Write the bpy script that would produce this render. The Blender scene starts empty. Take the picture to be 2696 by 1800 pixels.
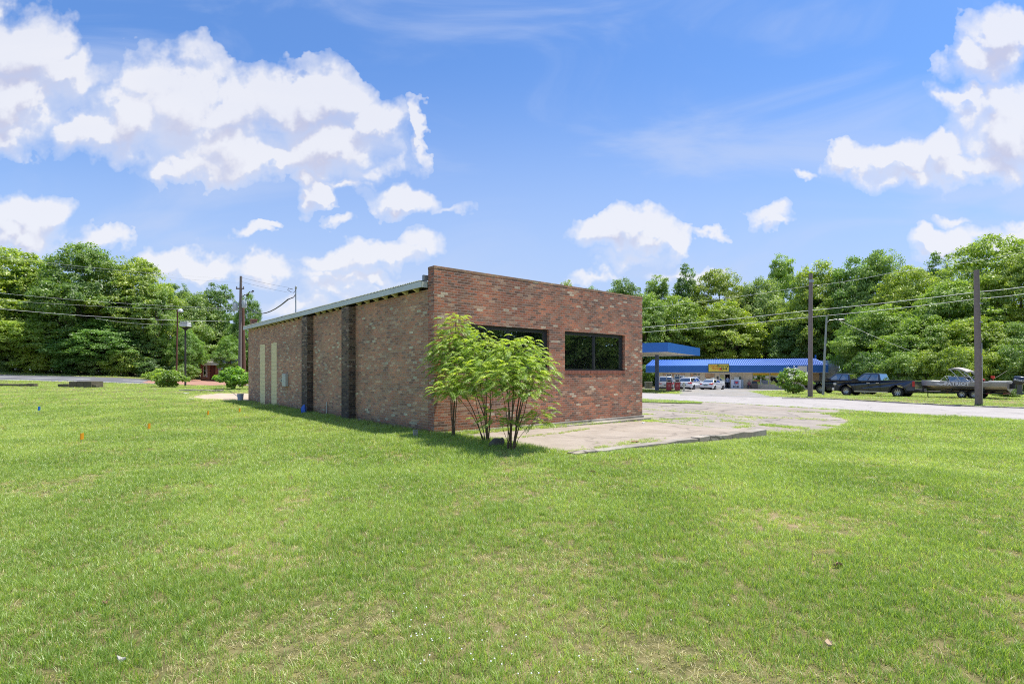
import bpy, math, random
import numpy as np
from mathutils import Vector, Matrix, noise as mnoise
R_ = math.radians
rng = np.random.default_rng(7)
random.seed(11)
scene = bpy.context.scene
COL = scene.collection

# ---------------------------------------------------------------- camera, sky, sun, exposure
F = 1391.0; CX = 1348.0; HY = 980.0; CAMH = 1.6
cd = bpy.data.cameras.new('camera'); cam = bpy.data.objects.new('camera', cd); COL.objects.link(cam)
cam.location = (0, 0, CAMH); cam.rotation_euler = (R_(90), 0, 0)
cd.sensor_width = 36; cd.lens = 36 * F / 2696; cd.shift_y = (HY - 900) / 2696
cd.clip_start = 0.05; cd.clip_end = 3000
scene.camera = cam
SUN_EL = R_(73); SUN_AZ = R_(73)          # azimuth measured clockwise from +Y (towards +X)
sd = bpy.data.lights.new('sun', 'SUN'); sd.energy = 3.7; sd.angle = R_(0.53); sd.color = (1.0, 0.95, 0.86)
sun = bpy.data.objects.new('sun', sd); COL.objects.link(sun)
sdir = Vector((math.sin(SUN_AZ) * math.cos(SUN_EL), math.cos(SUN_AZ) * math.cos(SUN_EL), math.sin(SUN_EL)))
sun.rotation_euler = sdir.to_track_quat('Z', 'Y').to_euler()
scene.view_settings.view_transform = 'Standard'; scene.view_settings.look = 'None'
scene.view_settings.exposure = 0.85; scene.view_settings.gamma = 1.0
scene.view_settings.use_curve_mapping = False
scene.cycles.use_denoising = False; scene.cycles.filter_width = 1.05
scene.cycles.max_bounces = 5; scene.cycles.transparent_max_bounces = 12
scene.cycles.sample_clamp_indirect = 3.0; scene.cycles.sample_clamp_direct = 12.0

def N(nt, t, **kw):
    n = nt.nodes.new(t)
    for k, v in kw.items():
        if k.startswith('i_'):
            key = k[2:]
            n.inputs[int(key) if key.isdigit() else key.replace('_', ' ')].default_value = v
        else: setattr(n, k, v)
    return n
def mth(nt, op, a, b=None, c=None, clamp=False):
    n = nt.nodes.new('ShaderNodeMath'); n.operation = op; n.use_clamp = clamp
    for i, v in enumerate((a, b, c)):
        if v is None: continue
        if isinstance(v, (int, float)): n.inputs[i].default_value = v
        else: nt.links.new(v, n.inputs[i])
    return n.outputs[0]
def mixc(nt, f, a, b, mode='MIX'):
    n = nt.nodes.new('ShaderNodeMix'); n.data_type = 'RGBA'; n.blend_type = mode
    for s, v in ((0, f), (6, a), (7, b)):
        if isinstance(v, (int, float)): n.inputs[s].default_value = v
        elif isinstance(v, (tuple, list)): n.inputs[s].default_value = (*v[:3], 1)
        else: nt.links.new(v, n.inputs[s])
    return n.outputs[2]
def smooth(nt, v, a, b):
    n = nt.nodes.new('ShaderNodeMapRange'); n.interpolation_type = 'SMOOTHSTEP'
    nt.links.new(v, n.inputs[0]); n.inputs[1].default_value = a; n.inputs[2].default_value = b
    return n.outputs[0]

def make_world():
    w = bpy.data.worlds.new("World"); scene.world = w; w.use_nodes = True
    nt = w.node_tree; nt.nodes.clear(); L = nt.links
    out = N(nt, 'ShaderNodeOutputWorld'); bg = N(nt, 'ShaderNodeBackground'); bg.inputs[1].default_value = 0.15
    sky = N(nt, 'ShaderNodeTexSky', sky_type='NISHITA', sun_disc=False, sun_elevation=SUN_EL,
            sun_rotation=SUN_AZ, altitude=100, air_density=1.0, dust_density=0.6, ozone_density=2.5)
    geo = N(nt, 'ShaderNodeTexCoord'); sep = N(nt, 'ShaderNodeSeparateXYZ'); L.new(geo.outputs['Generated'], sep.inputs[0])
    ay = mth(nt, 'MAXIMUM', mth(nt, 'ABSOLUTE', sep.outputs[1]), 0.04)
    u = mth(nt, 'DIVIDE', sep.outputs[0], ay); v = mth(nt, 'DIVIDE', sep.outputs[2], ay)
    cmb = N(nt, 'ShaderNodeCombineXYZ'); L.new(u, cmb.inputs[0]); L.new(v, cmb.inputs[1])
    # cumulus lobes: (centre x, centre y, radius x, radius y) in direction space, thousandths of the tangent
    lob = [(420,225,150,125),(310,265,130,90),(560,265,120,90),(650,255,150,90),(735,235,110,100),(850,285,110,55),(760,330,180,60),
           (520,340,190,70),(430,385,120,40),(220,305,110,55),(620,370,200,38),(860,383,100,30),(962,300,20,70),
           (60,130,130,120),(130,165,120,60),(30,240,100,90),(20,310,90,55),(180,150,60,45),(-40,20,110,60),
           (722,440,36,42),(790,415,80,18),(905,445,80,28),(940,468,90,34),(1040,488,80,18),(775,513,36,16),(560,530,70,20),(615,508,30,12),
           (50,500,110,60),(40,545,120,50),(230,555,80,28),
           (400,598,80,40),(470,612,110,38),(600,615,80,35),(590,588,30,15),(780,600,90,34),(880,585,100,34),(960,568,60,26),(800,640,150,22),(750,668,90,26),(690,700,120,30),
           (1460,508,80,44),(1390,535,90,40),(1500,550,80,40),(1440,590,110,24),(1370,625,110,24),(1310,640,60,18),(1560,628,110,18),
           (1760,495,60,28),(1785,515,40,16),(1640,540,50,14),
           (2300,95,95,85),(2250,150,80,70),(2290,230,130,80),(2220,215,70,36),(2330,320,120,90),(2160,345,90,50),(2060,360,90,45),(1960,380,70,38),(2250,390,170,46),(2080,405,170,30),
           (2160,558,90,34),(2250,540,90,32),(2330,560,80,40),(2190,500,60,18),(2320,520,50,30),(1860,385,30,18)]
    g = bpy.data.node_groups.new('cloud_field', 'ShaderNodeTree')
    g.interface.new_socket('P', in_out='INPUT', socket_type='NodeSocketVector')
    g.interface.new_socket('F', in_out='OUTPUT', socket_type='NodeSocketFloat')
    gi = g.nodes.new('NodeGroupInput'); go = g.nodes.new('NodeGroupOutput')
    n1 = N(g, 'ShaderNodeTexNoise', noise_dimensions='2D', i_Scale=11.0, i_Detail=4.0, i_Roughness=0.58); g.links.new(gi.outputs[0], n1.inputs['Vector'])
    ctr = N(g, 'ShaderNodeVectorMath', operation='SUBTRACT'); g.links.new(n1.outputs['Color'], ctr.inputs[0]); ctr.inputs[1].default_value = (.5, .5, .5)
    scl = N(g, 'ShaderNodeVectorMath', operation='MULTIPLY_ADD'); g.links.new(ctr.outputs[0], scl.inputs[0]); scl.inputs[1].default_value = (.11, .10, 0)
    g.links.new(gi.outputs[0], scl.inputs[2])
    acc = None
    for (x, y, rx, ry) in lob:
        k = 1.1477 / F
        mp = N(g, 'ShaderNodeMapping', vector_type='TEXTURE')
        mp.inputs['Location'].default_value = (x * k - CX / F, HY / F - y * k, 0)
        mp.inputs['Scale'].default_value = (rx * k * 1.35, ry * k * 1.35, 1)
        g.links.new(scl.outputs[0], mp.inputs['Vector'])
        gr = N(g, 'ShaderNodeTexGradient', gradient_type='SPHERICAL'); g.links.new(mp.outputs[0], gr.inputs[0])
        gv = gr.outputs[1] if ry > 32 else mth(g, 'MULTIPLY', gr.outputs[1], .62)
        acc = gv if acc is None else mth(g, 'SMOOTH_MAX', acc, gv, 0.10)
    n2 = N(g, 'ShaderNodeTexNoise', noise_dimensions='2D', i_Scale=7.0, i_Detail=7.0, i_Roughness=0.6); g.links.new(gi.outputs[0], n2.inputs['Vector'])
    vo = N(g, 'ShaderNodeTexVoronoi', voronoi_dimensions='2D', feature='SMOOTH_F1', i_Scale=9.0, i_Smoothness=.6, i_Detail=1.0, i_Roughness=.55); g.links.new(scl.outputs[0], vo.inputs['Vector'])
    f = mth(g, 'ADD', acc, mth(g, 'MULTIPLY', mth(g, 'SUBTRACT', n2.outputs[0], .5), 0.50))
    f = mth(g, 'ADD', f, mth(g, 'MULTIPLY', mth(g, 'SUBTRACT', .42, vo.outputs[0]), 0.42))
    f = mth(g, 'SUBTRACT', f, mth(g, 'MULTIPLY', smooth(g, acc, 0.16, 0.0), .5))
    g.links.new(f, go.inputs[0])
    a = N(nt, 'ShaderNodeGroup'); a.node_tree = g; L.new(cmb.outputs[0], a.inputs[0])
    up = N(nt, 'ShaderNodeVectorMath', operation='ADD'); L.new(cmb.outputs[0], up.inputs[0]); up.inputs[1].default_value = (0.012, 0.035, 0)
    b = N(nt, 'ShaderNodeGroup'); b.node_tree = g; L.new(up.outputs[0], b.inputs[0])
    dif = mth(nt, 'SUBTRACT', b.outputs[0], a.outputs[0])
    wid = mth(nt, 'ADD', 0.36, mth(nt, 'MULTIPLY', smooth(nt, dif, -0.18, 0.12), 0.34))
    dn0 = mth(nt, 'DIVIDE', mth(nt, 'SUBTRACT', a.outputs[0], 0.03), wid, clamp=True)
    dens = mth(nt, 'SMOOTH_MIN', dn0, 1.0, 0.3, clamp=True)
    # thin high veil
    mp = N(nt, 'ShaderNodeMapping'); mp.inputs['Scale'].default_value = (1.1, 3.2, 1); mp.inputs['Rotation'].default_value = (0, 0, -.35)
    L.new(cmb.outputs[0], mp.inputs[0]); nv = N(nt, 'ShaderNodeTexNoise', noise_dimensions='2D', i_Scale=1.6, i_Detail=8.0, i_Roughness=0.55, i_Distortion=.6); L.new(mp.outputs[0], nv.inputs[0])
    veil = mth(nt, 'MULTIPLY', smooth(nt, nv.outputs[0], 0.38, 0.72), 0.50)
    low = mth(nt, 'MULTIPLY', smooth(nt, v, 0.62, 0.04), 0.88)
    # sky tint
    skc = mixc(nt, 1.0, sky.outputs[0], (0.40, 0.56, 0.75), 'MULTIPLY')
    skc = mixc(nt, low, skc, (1.95, 2.4, 3.35))
    skc = mixc(nt, veil, skc, (2.2, 2.55, 3.4))
    shd = smooth(nt, dif, -0.16, 0.26)
    shd2 = mth(nt, 'MULTIPLY', shd, smooth(nt, a.outputs[0], 0.15, 0.7))
    cc = mixc(nt, mth(nt, 'MULTIPLY', shd2, 0.95), (3.4, 3.4, 3.55), (2.3, 2.3, 2.85))
    fin = mixc(nt, mth(nt, 'MULTIPLY', dens, 0.90), skc, cc)
    L.new(fin, bg.inputs[0]); L.new(bg.outputs[0], out.inputs[0])
    w.cycles.sampling_method = 'MANUAL'; w.cycles.sample_map_resolution = 512
make_world()

# ---------------------------------------------------------------- layout helpers
DR = np.array((-.563, .826)); NR = np.array((.826, .563))        # road direction, road normal
CTRL = np.array([(0,0,0),(-8,4,0),(8,4,0),(0,9,0),(-6,9,0),(6,9,-.03),(-2,13.4,0),(-13.8,27.6,.12),(5,18.9,-.15),(7.5,15.2,-.24),(-22,12,.05),(-20,22,.12),
    (14,14,-.26),(20.6,21.3,-.33),(9.35,37.8,-.28),(27.6,28.5,-.35),(12.5,50.6,-.36),(27.6,31.3,-.38),(22.1,39.3,-.24),(30,44,-.36),(34,38.3,-.26),
    (30,76,-.77),(42.3,72,-.77),(20.6,81,-.77),(22,60,-.52),(48,58,-.5),(60,45,-.3),(-48.5,50,.88),(-33.8,52,.42),(-56,58,1.3),(-42.3,60,.86),(-64,66,1.95),(-45,66,1.0),
    (-41.7,70,.5),(-33,40,.45),(-12,50,.1),(-20,66,.3),(-5,75,0),(40,5,-.2),(-40,5,.3),(0,-30,0),(30,-20,0),(-30,-20,.1),(0,120,-.5),(90,90,-.6),(-100,90,2.2),(-100,20,1.6),(100,20,-.3)], float)
def _phi(r2): return np.sqrt(r2 + 16.0)
def _solve():
    P_ = CTRL[:, :2]; n = len(P_)
    A = _phi(((P_[:, None] - P_[None]) ** 2).sum(-1)); A += np.eye(n) * 0.0
    M = np.zeros((n + 1, n + 1)); M[:n, :n] = A; M[:n, n] = 1; M[n, :n] = 1
    return np.linalg.solve(M, np.r_[CTRL[:, 2], 0])
_W = _solve()
def gz(x, y):
    x = np.atleast_1d(np.asarray(x, float)); y = np.atleast_1d(np.asarray(y, float))
    out = np.empty(x.shape)
    for s in range(0, len(x), 20000):
        a = slice(s, s + 20000)
        d2 = (x[a, None] - CTRL[None, :, 0]) ** 2 + (y[a, None] - CTRL[None, :, 1]) ** 2
        out[a] = _phi(d2) @ _W[:-1] + _W[-1]
    return np.clip(out, -1.3, 2.6)
def g1(x, y): return float(gz(x, y)[0])
def PX(px, Y): return (px - CX) / F * Y
def P(px, py, Y): return Vector((PX(px, Y), Y, CAMH - (py - HY) / F * Y))
def GP(px, py):                     # ground point seen at this place of the photograph
    u = (px - CX) / F; t = (py - HY) / F; Y = 30.0
    for _ in range(60):
        z = g1(u * Y, Y); Y = 0.5 * Y + 0.5 * max(1.0, min(150, (CAMH - z) / max(t, 1e-3)))
    return np.array((u * Y, Y))
C0 = np.array((-2.01, 13.65)); BF = np.array((.765, .644)); BL = np.array((-.644, .765))
def bl(x, y): return C0 + x * BF + y * BL       # building frame -> world
def in_poly(x, y, poly):
    inside = np.zeros(x.shape, bool); n = len(poly)
    for i in range(n):
        x1, y1 = poly[i]; x2, y2 = poly[(i + 1) % n]
        c = ((y1 > y) != (y2 > y)) & (x < (x2 - x1) * (y - y1) / (y2 - y1 + 1e-12) + x1)
        inside ^= c
    return inside
def dist_poly(x, y, poly, closed=True):
    d = np.full(x.shape, 1e9); n = len(poly)
    for i in range(n if closed else n - 1):
        a = np.array(poly[i]); b = np.array(poly[(i + 1) % n]); ab = b - a
        t = np.clip(((x - a[0]) * ab[0] + (y - a[1]) * ab[1]) / (ab @ ab + 1e-9), 0, 1)
        d = np.minimum(d, np.hypot(x - a[0] - t * ab[0], y - a[1] - t * ab[1]))
    return d
def vnoise(x, y, s, seed=0):        # smooth value noise, numpy
    r = np.random.default_rng(seed).random((64, 64)); X = x / s + 100; Y = y / s + 100
    i = np.floor(X).astype(int); j = np.floor(Y).astype(int); fx = X - i; fy = Y - j
    fx = fx * fx * (3 - 2 * fx); fy = fy * fy * (3 - 2 * fy)
    a = r[i % 64, j % 64]; b = r[(i + 1) % 64, j % 64]; c = r[i % 64, (j + 1) % 64]; d = r[(i + 1) % 64, (j + 1) % 64]
    return (a * (1 - fx) + b * fx) * (1 - fy) + (c * (1 - fx) + d * fx) * fy
def fbm(x, y, s, seed=0): return .55 * vnoise(x, y, s, seed) + .28 * vnoise(x, y, s / 2.1, seed + 1) + .17 * vnoise(x, y, s / 4.3, seed + 2)

# ---------------------------------------------------------------- mesh builder
class MB:
    def __init__(s): s.v = []; s.f = []; s.m = []; s.M = Matrix.Identity(4)
    def add(s, vs, fs, m=0):
        o = len(s.v); s.v += [tuple(s.M @ Vector(p)) for p in vs]
        s.f += [tuple(i + o for i in f) for f in fs]; s.m += [m] * len(fs); return s
    def box(s, x0, x1, y0, y1, z0, z1, m=0):
        vs = [(x, y, z) for z in (z0, z1) for y in (y0, y1) for x in (x0, x1)]
        return s.add(vs, [(0,2,3,1),(4,5,7,6),(0,1,5,4),(2,6,7,3),(0,4,6,2),(1,3,7,5)], m)
    def cbox(s, c, d, m=0): return s.box(c[0]-d[0]/2, c[0]+d[0]/2, c[1]-d[1]/2, c[1]+d[1]/2, c[2]-d[2]/2, c[2]+d[2]/2, m)
    def tube(s, pts, r, n=8, m=0, cap=True):
        pts = [Vector(p) for p in pts]; k = len(pts)
        rs = [r] * k if isinstance(r, (int, float)) else list(r)
        vs = []; ref = None
        for i, p in enumerate(pts):
            t = (pts[min(i+1, k-1)] - pts[max(i-1, 0)]).normalized()
            if ref is None: ref = Vector((1, 0, 0)) if abs(t.x) < .8 else Vector((0, 1, 0))
            a = t.cross(ref).normalized(); b = t.cross(a).normalized(); ref = b.cross(t) * -1 if False else ref
            for j in range(n):
                q = 2 * math.pi * j / n; vs.append(p + (a * math.cos(q) + b * math.sin(q)) * rs[i])
        fs = [(i*n+j, i*n+(j+1) % n, (i+1)*n+(j+1) % n, (i+1)*n+j) for i in range(k-1) for j in range(n)]
        if cap: fs += [tuple(range(n))[::-1], tuple((k-1)*n + j for j in range(n))]
        return s.add(vs, fs, m)
    def lathe(s, prof, n=16, axis='z', c=(0,0,0), m=0, cap=True):
        vs = []
        for (r, h) in prof:
            for j in range(n):
                q = 2*math.pi*j/n; a, b = r*math.cos(q), r*math.sin(q)
                p = (a, b, h) if axis == 'z' else (a, h, b) if axis == 'y' else (h, a, b)
                vs.append((p[0]+c[0], p[1]+c[1], p[2]+c[2]))
        k = len(prof)
        fs = [(i*n+j, i*n+(j+1) % n, (i+1)*n+(j+1) % n, (i+1)*n+j) for i in range(k-1) for j in range(n)]
        if cap and prof[0][0] > 1e-4: fs.append(tuple(range(n))[::-1])
        if cap and prof[-1][0] > 1e-4: fs.append(tuple((k-1)*n+j for j in range(n)))
        return s.add(vs, fs, m)
    def loft(s, secs, m=0, cap=True):
        n = len(secs[0]); vs = [p for q in secs for p in q]; k = len(secs)
        fs = [(i*n+j, i*n+(j+1) % n, (i+1)*n+(j+1) % n, (i+1)*n+j) for i in range(k-1) for j in range(n)]
        if cap: fs += [tuple(range(n))[::-1], tuple((k-1)*n+j for j in range(n))]
        return s.add(vs, fs, m)
    def prism(s, poly, y0, y1, m=0):        # poly of (x,z) extruded along y
        n = len(poly); vs = [(x, y0, z) for x, z in poly] + [(x, y1, z) for x, z in poly]
        fs = [tuple(range(n)), tuple(range(2*n-1, n-1, -1))] + [(i, n+i, n+(i+1) % n, (i+1) % n) for i in range(n)]
        return s.add(vs, fs, m)
    def ball(s, c, r, m=0, n=10, k=6):
        vs = []; 
        for i in range(k+1):
            a = math.pi*i/k
            for j in range(n):
                q = 2*math.pi*j/n; vs.append((c[0]+r[0]*math.sin(a)*math.cos(q), c[1]+r[1]*math.sin(a)*math.sin(q), c[2]+r[2]*math.cos(a)))
        fs = [(i*n+j, (i+1)*n+j, (i+1)*n+(j+1) % n, i*n+(j+1) % n) for i in range(k) for j in range(n)]
        return s.add(vs, fs, m)
    def quad(s, a, b, c, d, m=0): return s.add([a, b, c, d], [(0,1,2,3)], m)
    def build(s, name, mats, parent=None, smooth=False, bevel=0.0, fixn=True):
        me = bpy.data.meshes.new(name); me.from_pydata(s.v, [], s.f)
        if not isinstance(mats, (list, tuple)): mats = [mats]
        for m in mats: me.materials.append(m)
        me.polygons.foreach_set('material_index', s.m)
        if fixn:
            import bmesh
            bm = bmesh.new(); bm.from_mesh(me); bmesh.ops.recalc_face_normals(bm, faces=bm.faces); bm.to_mesh(me); bm.free()
        box_uv(me)
        me.polygons.foreach_set('use_smooth', [smooth] * len(me.polygons))
        o = bpy.data.objects.new(name, me); COL.objects.link(o)
        if smooth:
            try: me.set_sharp_from_angle(angle=R_(38))
            except Exception: pass
        if parent is not None: o.parent = parent
        if bevel:
            b = o.modifiers.new('b', 'BEVEL'); b.width = bevel; b.segments = 2; b.limit_method = 'ANGLE'; b.angle_limit = R_(30)
        return o
def box_uv(me):
    uv = me.uv_layers.new(name='UVMap'); co = np.empty(len(me.vertices)*3); me.vertices.foreach_get('co', co); co = co.reshape(-1, 3)
    for p in me.polygons:
        n = p.normal
        for li, vi in zip(p.loop_indices, p.vertices):
            c = co[vi]
            if abs(n.z) > .8: uv.data[li].uv = (c[0], c[1])
            elif abs(n.y) >= abs(n.x): uv.data[li].uv = (c[0], c[2])
            else: uv.data[li].uv = (c[1] + .37, c[2])
def tag(o, label=None, cat=None, group=None, kind=None):
    if label: o['label'] = label
    if cat: o['category'] = cat
    if group: o['group'] = group
    if kind: o['kind'] = kind
    return o
def thing(name, label, cat, loc=(0,0,0), rz=0.0, group=None):
    o = bpy.data.objects.new(name, None); COL.objects.link(o); o.location = loc; o.rotation_euler = (0, 0, rz)
    o.empty_display_size = .3
    return tag(o, label, cat, group)
def at(x, y, dz=0): return (float(x), float(y), g1(x, y) + dz)
def copy_tree(o, parent=None):
    c = o.copy(); COL.objects.link(c); c.parent = parent
    for ch in list(o.children): copy_tree(ch, c)
    return c
def np_mesh(name, verts, faces_flat, loop_starts, loop_totals, mats, matidx=None, attrs=None):
    me = bpy.data.meshes.new(name); me.vertices.add(len(verts)); me.vertices.foreach_set('co', np.ascontiguousarray(verts, np.float32).ravel())
    me.loops.add(len(faces_flat)); me.loops.foreach_set('vertex_index', np.ascontiguousarray(faces_flat, np.int32))
    me.polygons.add(len(loop_starts)); me.polygons.foreach_set('loop_start', np.ascontiguousarray(loop_starts, np.int32)); 
    if matidx is not None: me.polygons.foreach_set('material_index', np.ascontiguousarray(matidx, np.int32))
    for k, a in (attrs or {}).items():
        at_ = me.attributes.new(k, 'FLOAT', 'POINT'); at_.data.foreach_set('value', np.ascontiguousarray(a, np.float32))
    for m in mats: me.materials.append(m)
    me.update(calc_edges=True); me.validate()
    return me
def quads_mesh(name, V, mats, attrs=None):      # V: (n,4,3)
    n = len(V); return np_mesh(name, V.reshape(-1, 3), np.arange(n*4), np.arange(n)*4, None, mats, None, attrs)

# ---------------------------------------------------------------- materials
MATS = {}
def pm(name, col, rough=.6, metal=0.0, var=.12, scale=6.0, bump=0.0, spec=.5, coat=0.0, alpha=None, dirt=None):
    if name in MATS: return MATS[name]
    m = bpy.data.materials.new(name); m.use_nodes = True; nt = m.node_tree; b = nt.nodes['Principled BSDF']
    tc = N(nt, 'ShaderNodeTexCoord'); no = N(nt, 'ShaderNodeTexNoise', i_Scale=scale, i_Detail=6.0, i_Roughness=.6); nt.links.new(tc.outputs['Object'], no.inputs[0])
    c = mixc(nt, no.outputs[0], tuple(x*(1-var) for x in col), tuple(min(1, x*(1+var)) for x in col))
    if dirt:
        n2 = N(nt, 'ShaderNodeTexNoise', i_Scale=scale*.35, i_Detail=8.0, i_Roughness=.7); nt.links.new(tc.outputs['Object'], n2.inputs[0])
        c = mixc(nt, mth(nt, 'MULTIPLY', smooth(nt, n2.outputs[0], .5, .72), dirt[3]), c, dirt[:3])
    nt.links.new(c, b.inputs['Base Color']); b.inputs['Roughness'].default_value = rough; b.inputs['Metallic'].default_value = metal
    b.inputs['Specular IOR Level'].default_value = spec; b.inputs['Coat Weight'].default_value = coat; b.inputs['Coat Roughness'].default_value = .05
    if bump:
        bp = N(nt, 'ShaderNodeBump', i_Strength=bump, i_Distance=.01); nt.links.new(no.outputs[0], bp.inputs['Height']); nt.links.new(bp.outputs[0], b.inputs['Normal'])
    MATS[name] = m; return m
def ramp(nt, f, stops, mode='LINEAR'):
    r = N(nt, 'ShaderNodeValToRGB'); r.color_ramp.interpolation = mode; e = r.color_ramp.elements
    while len(e) < len(stops): e.new(0.5)
    for el, (p, c) in zip(e, stops): el.position = p; el.color = (*c, 1)
    nt.links.new(f, r.inputs[0]); return r.outputs[0]
def brick_mat(name, stops, mortar, stain=.0, stain_z=0.0, rough=.85):
    m = bpy.data.materials.new(name); m.use_nodes = True; nt = m.node_tree; b = nt.nodes['Principled BSDF']; L = nt.links
    uv = N(nt, 'ShaderNodeUVMap', uv_map='UVMap')
    wn = N(nt, 'ShaderNodeTexNoise', i_Scale=2.2, i_Detail=3.0); L.new(uv.outputs[0], wn.inputs[0])
    off = N(nt, 'ShaderNodeVectorMath', operation='MULTIPLY_ADD'); L.new(wn.outputs['Color'], off.inputs[0]); off.inputs[1].default_value = (.012, .012, 0); L.new(uv.outputs[0], off.inputs[2])
    br = N(nt, 'ShaderNodeTexBrick', offset=.5); L.new(off.outputs[0], br.inputs['Vector'])
    br.inputs['Color1'].default_value = (0,0,0,1); br.inputs['Color2'].default_value = (1,1,1,1); br.inputs['Mortar'].default_value = (.5,.5,.5,1)
    br.inputs['Scale'].default_value = 1; br.inputs['Brick Width'].default_value = .21; br.inputs['Row Height'].default_value = .069
    br.inputs['Mortar Size'].default_value = .006; br.inputs['Mortar Smooth'].default_value = .3
    c = ramp(nt, br.outputs['Color'], stops, 'CONSTANT')
    fine = N(nt, 'ShaderNodeTexNoise', i_Scale=38.0, i_Detail=5.0, i_Roughness=.75); L.new(uv.outputs[0], fine.inputs[0])
    gr = N(nt, 'ShaderNodeTexNoise', i_Scale=90.0, i_Detail=3.0, i_Roughness=.7); L.new(uv.outputs[0], gr.inputs[0])
    c = mixc(nt, smooth(nt, fine.outputs[0], .40, .66), c, mixc(nt, 1.0, c, (.40,.37,.34), 'MULTIPLY'))
    c = mixc(nt, mth(nt, 'MULTIPLY', smooth(nt, gr.outputs[0], .55, .72), .5), c, mixc(nt, 1.0, c, (1.7,1.65,1.6), 'MULTIPLY'))
    w = N(nt, 'ShaderNodeTexNoise', i_Scale=16.0, i_Detail=6.0, i_Roughness=.8); L.new(uv.outputs[0], w.inputs[0])
    c = mixc(nt, mth(nt, 'MULTIPLY', smooth(nt, w.outputs[0], .58, .65), .65), c, (.72,.65,.55))
    pat = N(nt, 'ShaderNodeTexNoise', i_Scale=.9, i_Detail=4.0); L.new(uv.outputs[0], pat.inputs[0])
    c = mixc(nt, smooth(nt, pat.outputs[0], .35, .7), mixc(nt, 1.0, c, (.72,.70,.70), 'MULTIPLY'), mixc(nt, 1.0, c, (1.18,1.12,1.06), 'MULTIPLY'))
    c = mixc(nt, br.outputs['Fac'], c, mortar)
    if stain:
        sp = N(nt, 'ShaderNodeSeparateXYZ'); L.new(uv.outputs[0], sp.inputs[0])
        st = mth(nt, 'ADD', smooth(nt, sp.outputs[1], stain_z, stain_z - .55 if stain_z < 2 else .0), mth(nt, 'MULTIPLY', mth(nt, 'SUBTRACT', pat.outputs[0], .5), 1.2), clamp=True)
        st = mth(nt, 'MULTIPLY', st, mth(nt, 'ADD', w.outputs[0], .25, clamp=True))
        c = mixc(nt, mth(nt, 'MULTIPLY', st, stain, clamp=True), c, (.022,.02,.022))
    L.new(c, b.inputs['Base Color']); b.inputs['Roughness'].default_value = rough
    h = mth(nt, 'ADD', mth(nt, 'MULTIPLY', br.outputs['Fac'], -1.0), mth(nt, 'MULTIPLY', fine.outputs[0], .5))
    bp = N(nt, 'ShaderNodeBump', i_Strength=.6, i_Distance=.008); L.new(h, bp.inputs['Height']); L.new(bp.outputs[0], b.inputs['Normal'])
    return m
BR_FRONT = [(0, (0.283, 0.162, 0.11)), (0.12, (0.416, 0.19, 0.11)), (0.28, (0.587, 0.225, 0.123)), (0.5, (0.502, 0.23, 0.137)), (0.62, (0.683, 0.286, 0.152)), (0.74, (0.441, 0.251, 0.16)), (0.86, (0.66, 0.433, 0.282)), (0.94, (0.82, 0.7, 0.497)), (0.975, (0.319, 0.207, 0.152))]
BR_SIDE = [(0, (0.426, 0.264, 0.158)), (0.1, (0.594, 0.335, 0.182)), (0.28, (0.701, 0.356, 0.192)), (0.46, (0.594, 0.376, 0.207)), (0.6, (0.743, 0.416, 0.224)), (0.72, (0.638, 0.437, 0.248)), (0.86, (0.805, 0.601, 0.355)), (0.95, (0.82, 0.808, 0.514)), (0.98, (0.404, 0.285, 0.182))]
M_BF = brick_mat('reclaimed_brick_front', BR_FRONT, (.42,.34,.28), .4, .4)
M_BS = brick_mat('reclaimed_brick_side', BR_SIDE, (.44,.37,.30), .8, .5)
M_BP = brick_mat('stained_brick', [(0,(.10,.075,.05)),(.3,(.24,.15,.09)),(.6,(.22,.17,.10)),(.85,(.38,.31,.21)),(.95,(.5,.44,.34))], (.26,.22,.15), .9, 3.0)
M_BH = brick_mat('red_house_brick', [(0,(.45,.19,.13)),(.4,(.50,.23,.16)),(.8,(.40,.18,.13))], (.3,.25,.2))

def foliage_mat(name, dark, mid, light, tip=None, trans=.5, gloss=.12, objtint=True, nscale=.35, nw=.45):
    m = bpy.data.materials.new(name); m.use_nodes = True; nt = m.node_tree; nt.nodes.clear(); L = nt.links
    out = N(nt, 'ShaderNodeOutputMaterial'); geo = N(nt, 'ShaderNodeNewGeometry'); oi = N(nt, 'ShaderNodeObjectInfo')
    no = N(nt, 'ShaderNodeTexNoise', i_Scale=nscale, i_Detail=3.0); L.new(geo.outputs['Position'], no.inputs[0])
    f = mth(nt, 'ADD', mth(nt, 'MULTIPLY', geo.outputs['Random Per Island'], 1-nw), mth(nt, 'MULTIPLY', smooth(nt, no.outputs[0], .3, .7), nw))
    c = ramp(nt, f, [(0, dark), (.5, mid), (1, light)])
    if objtint: c = mixc(nt, 1.0, c, oi.outputs['Color'], 'MULTIPLY')
    if tip:
        a = N(nt, 'ShaderNodeAttribute', attribute_name='tip'); c = mixc(nt, a.outputs['Fac'], c, tip)
    d = N(nt, 'ShaderNodeBsdfDiffuse'); t = N(nt, 'ShaderNodeBsdfTranslucent'); g = N(nt, 'ShaderNodeBsdfGlossy'); g.inputs['Roughness'].default_value = .45
    L.new(c, d.inputs[0]); L.new(mixc(nt, 1.0, c, (1.35, 1.45, .55), 'MULTIPLY'), t.inputs[0])
    m1 = N(nt, 'ShaderNodeMixShader'); m1.inputs[0].default_value = trans; L.new(d.outputs[0], m1.inputs[1]); L.new(t.outputs[0], m1.inputs[2])
    fr = N(nt, 'ShaderNodeFresnel', i_IOR=1.45)
    m2 = N(nt, 'ShaderNodeMixShader'); m2.inputs[0].default_value = gloss * .4; L.new(m1.outputs[0], m2.inputs[1]); L.new(g.outputs[0], m2.inputs[2])
    L.new(m2.outputs[0], out.inputs[0]); return m
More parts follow.
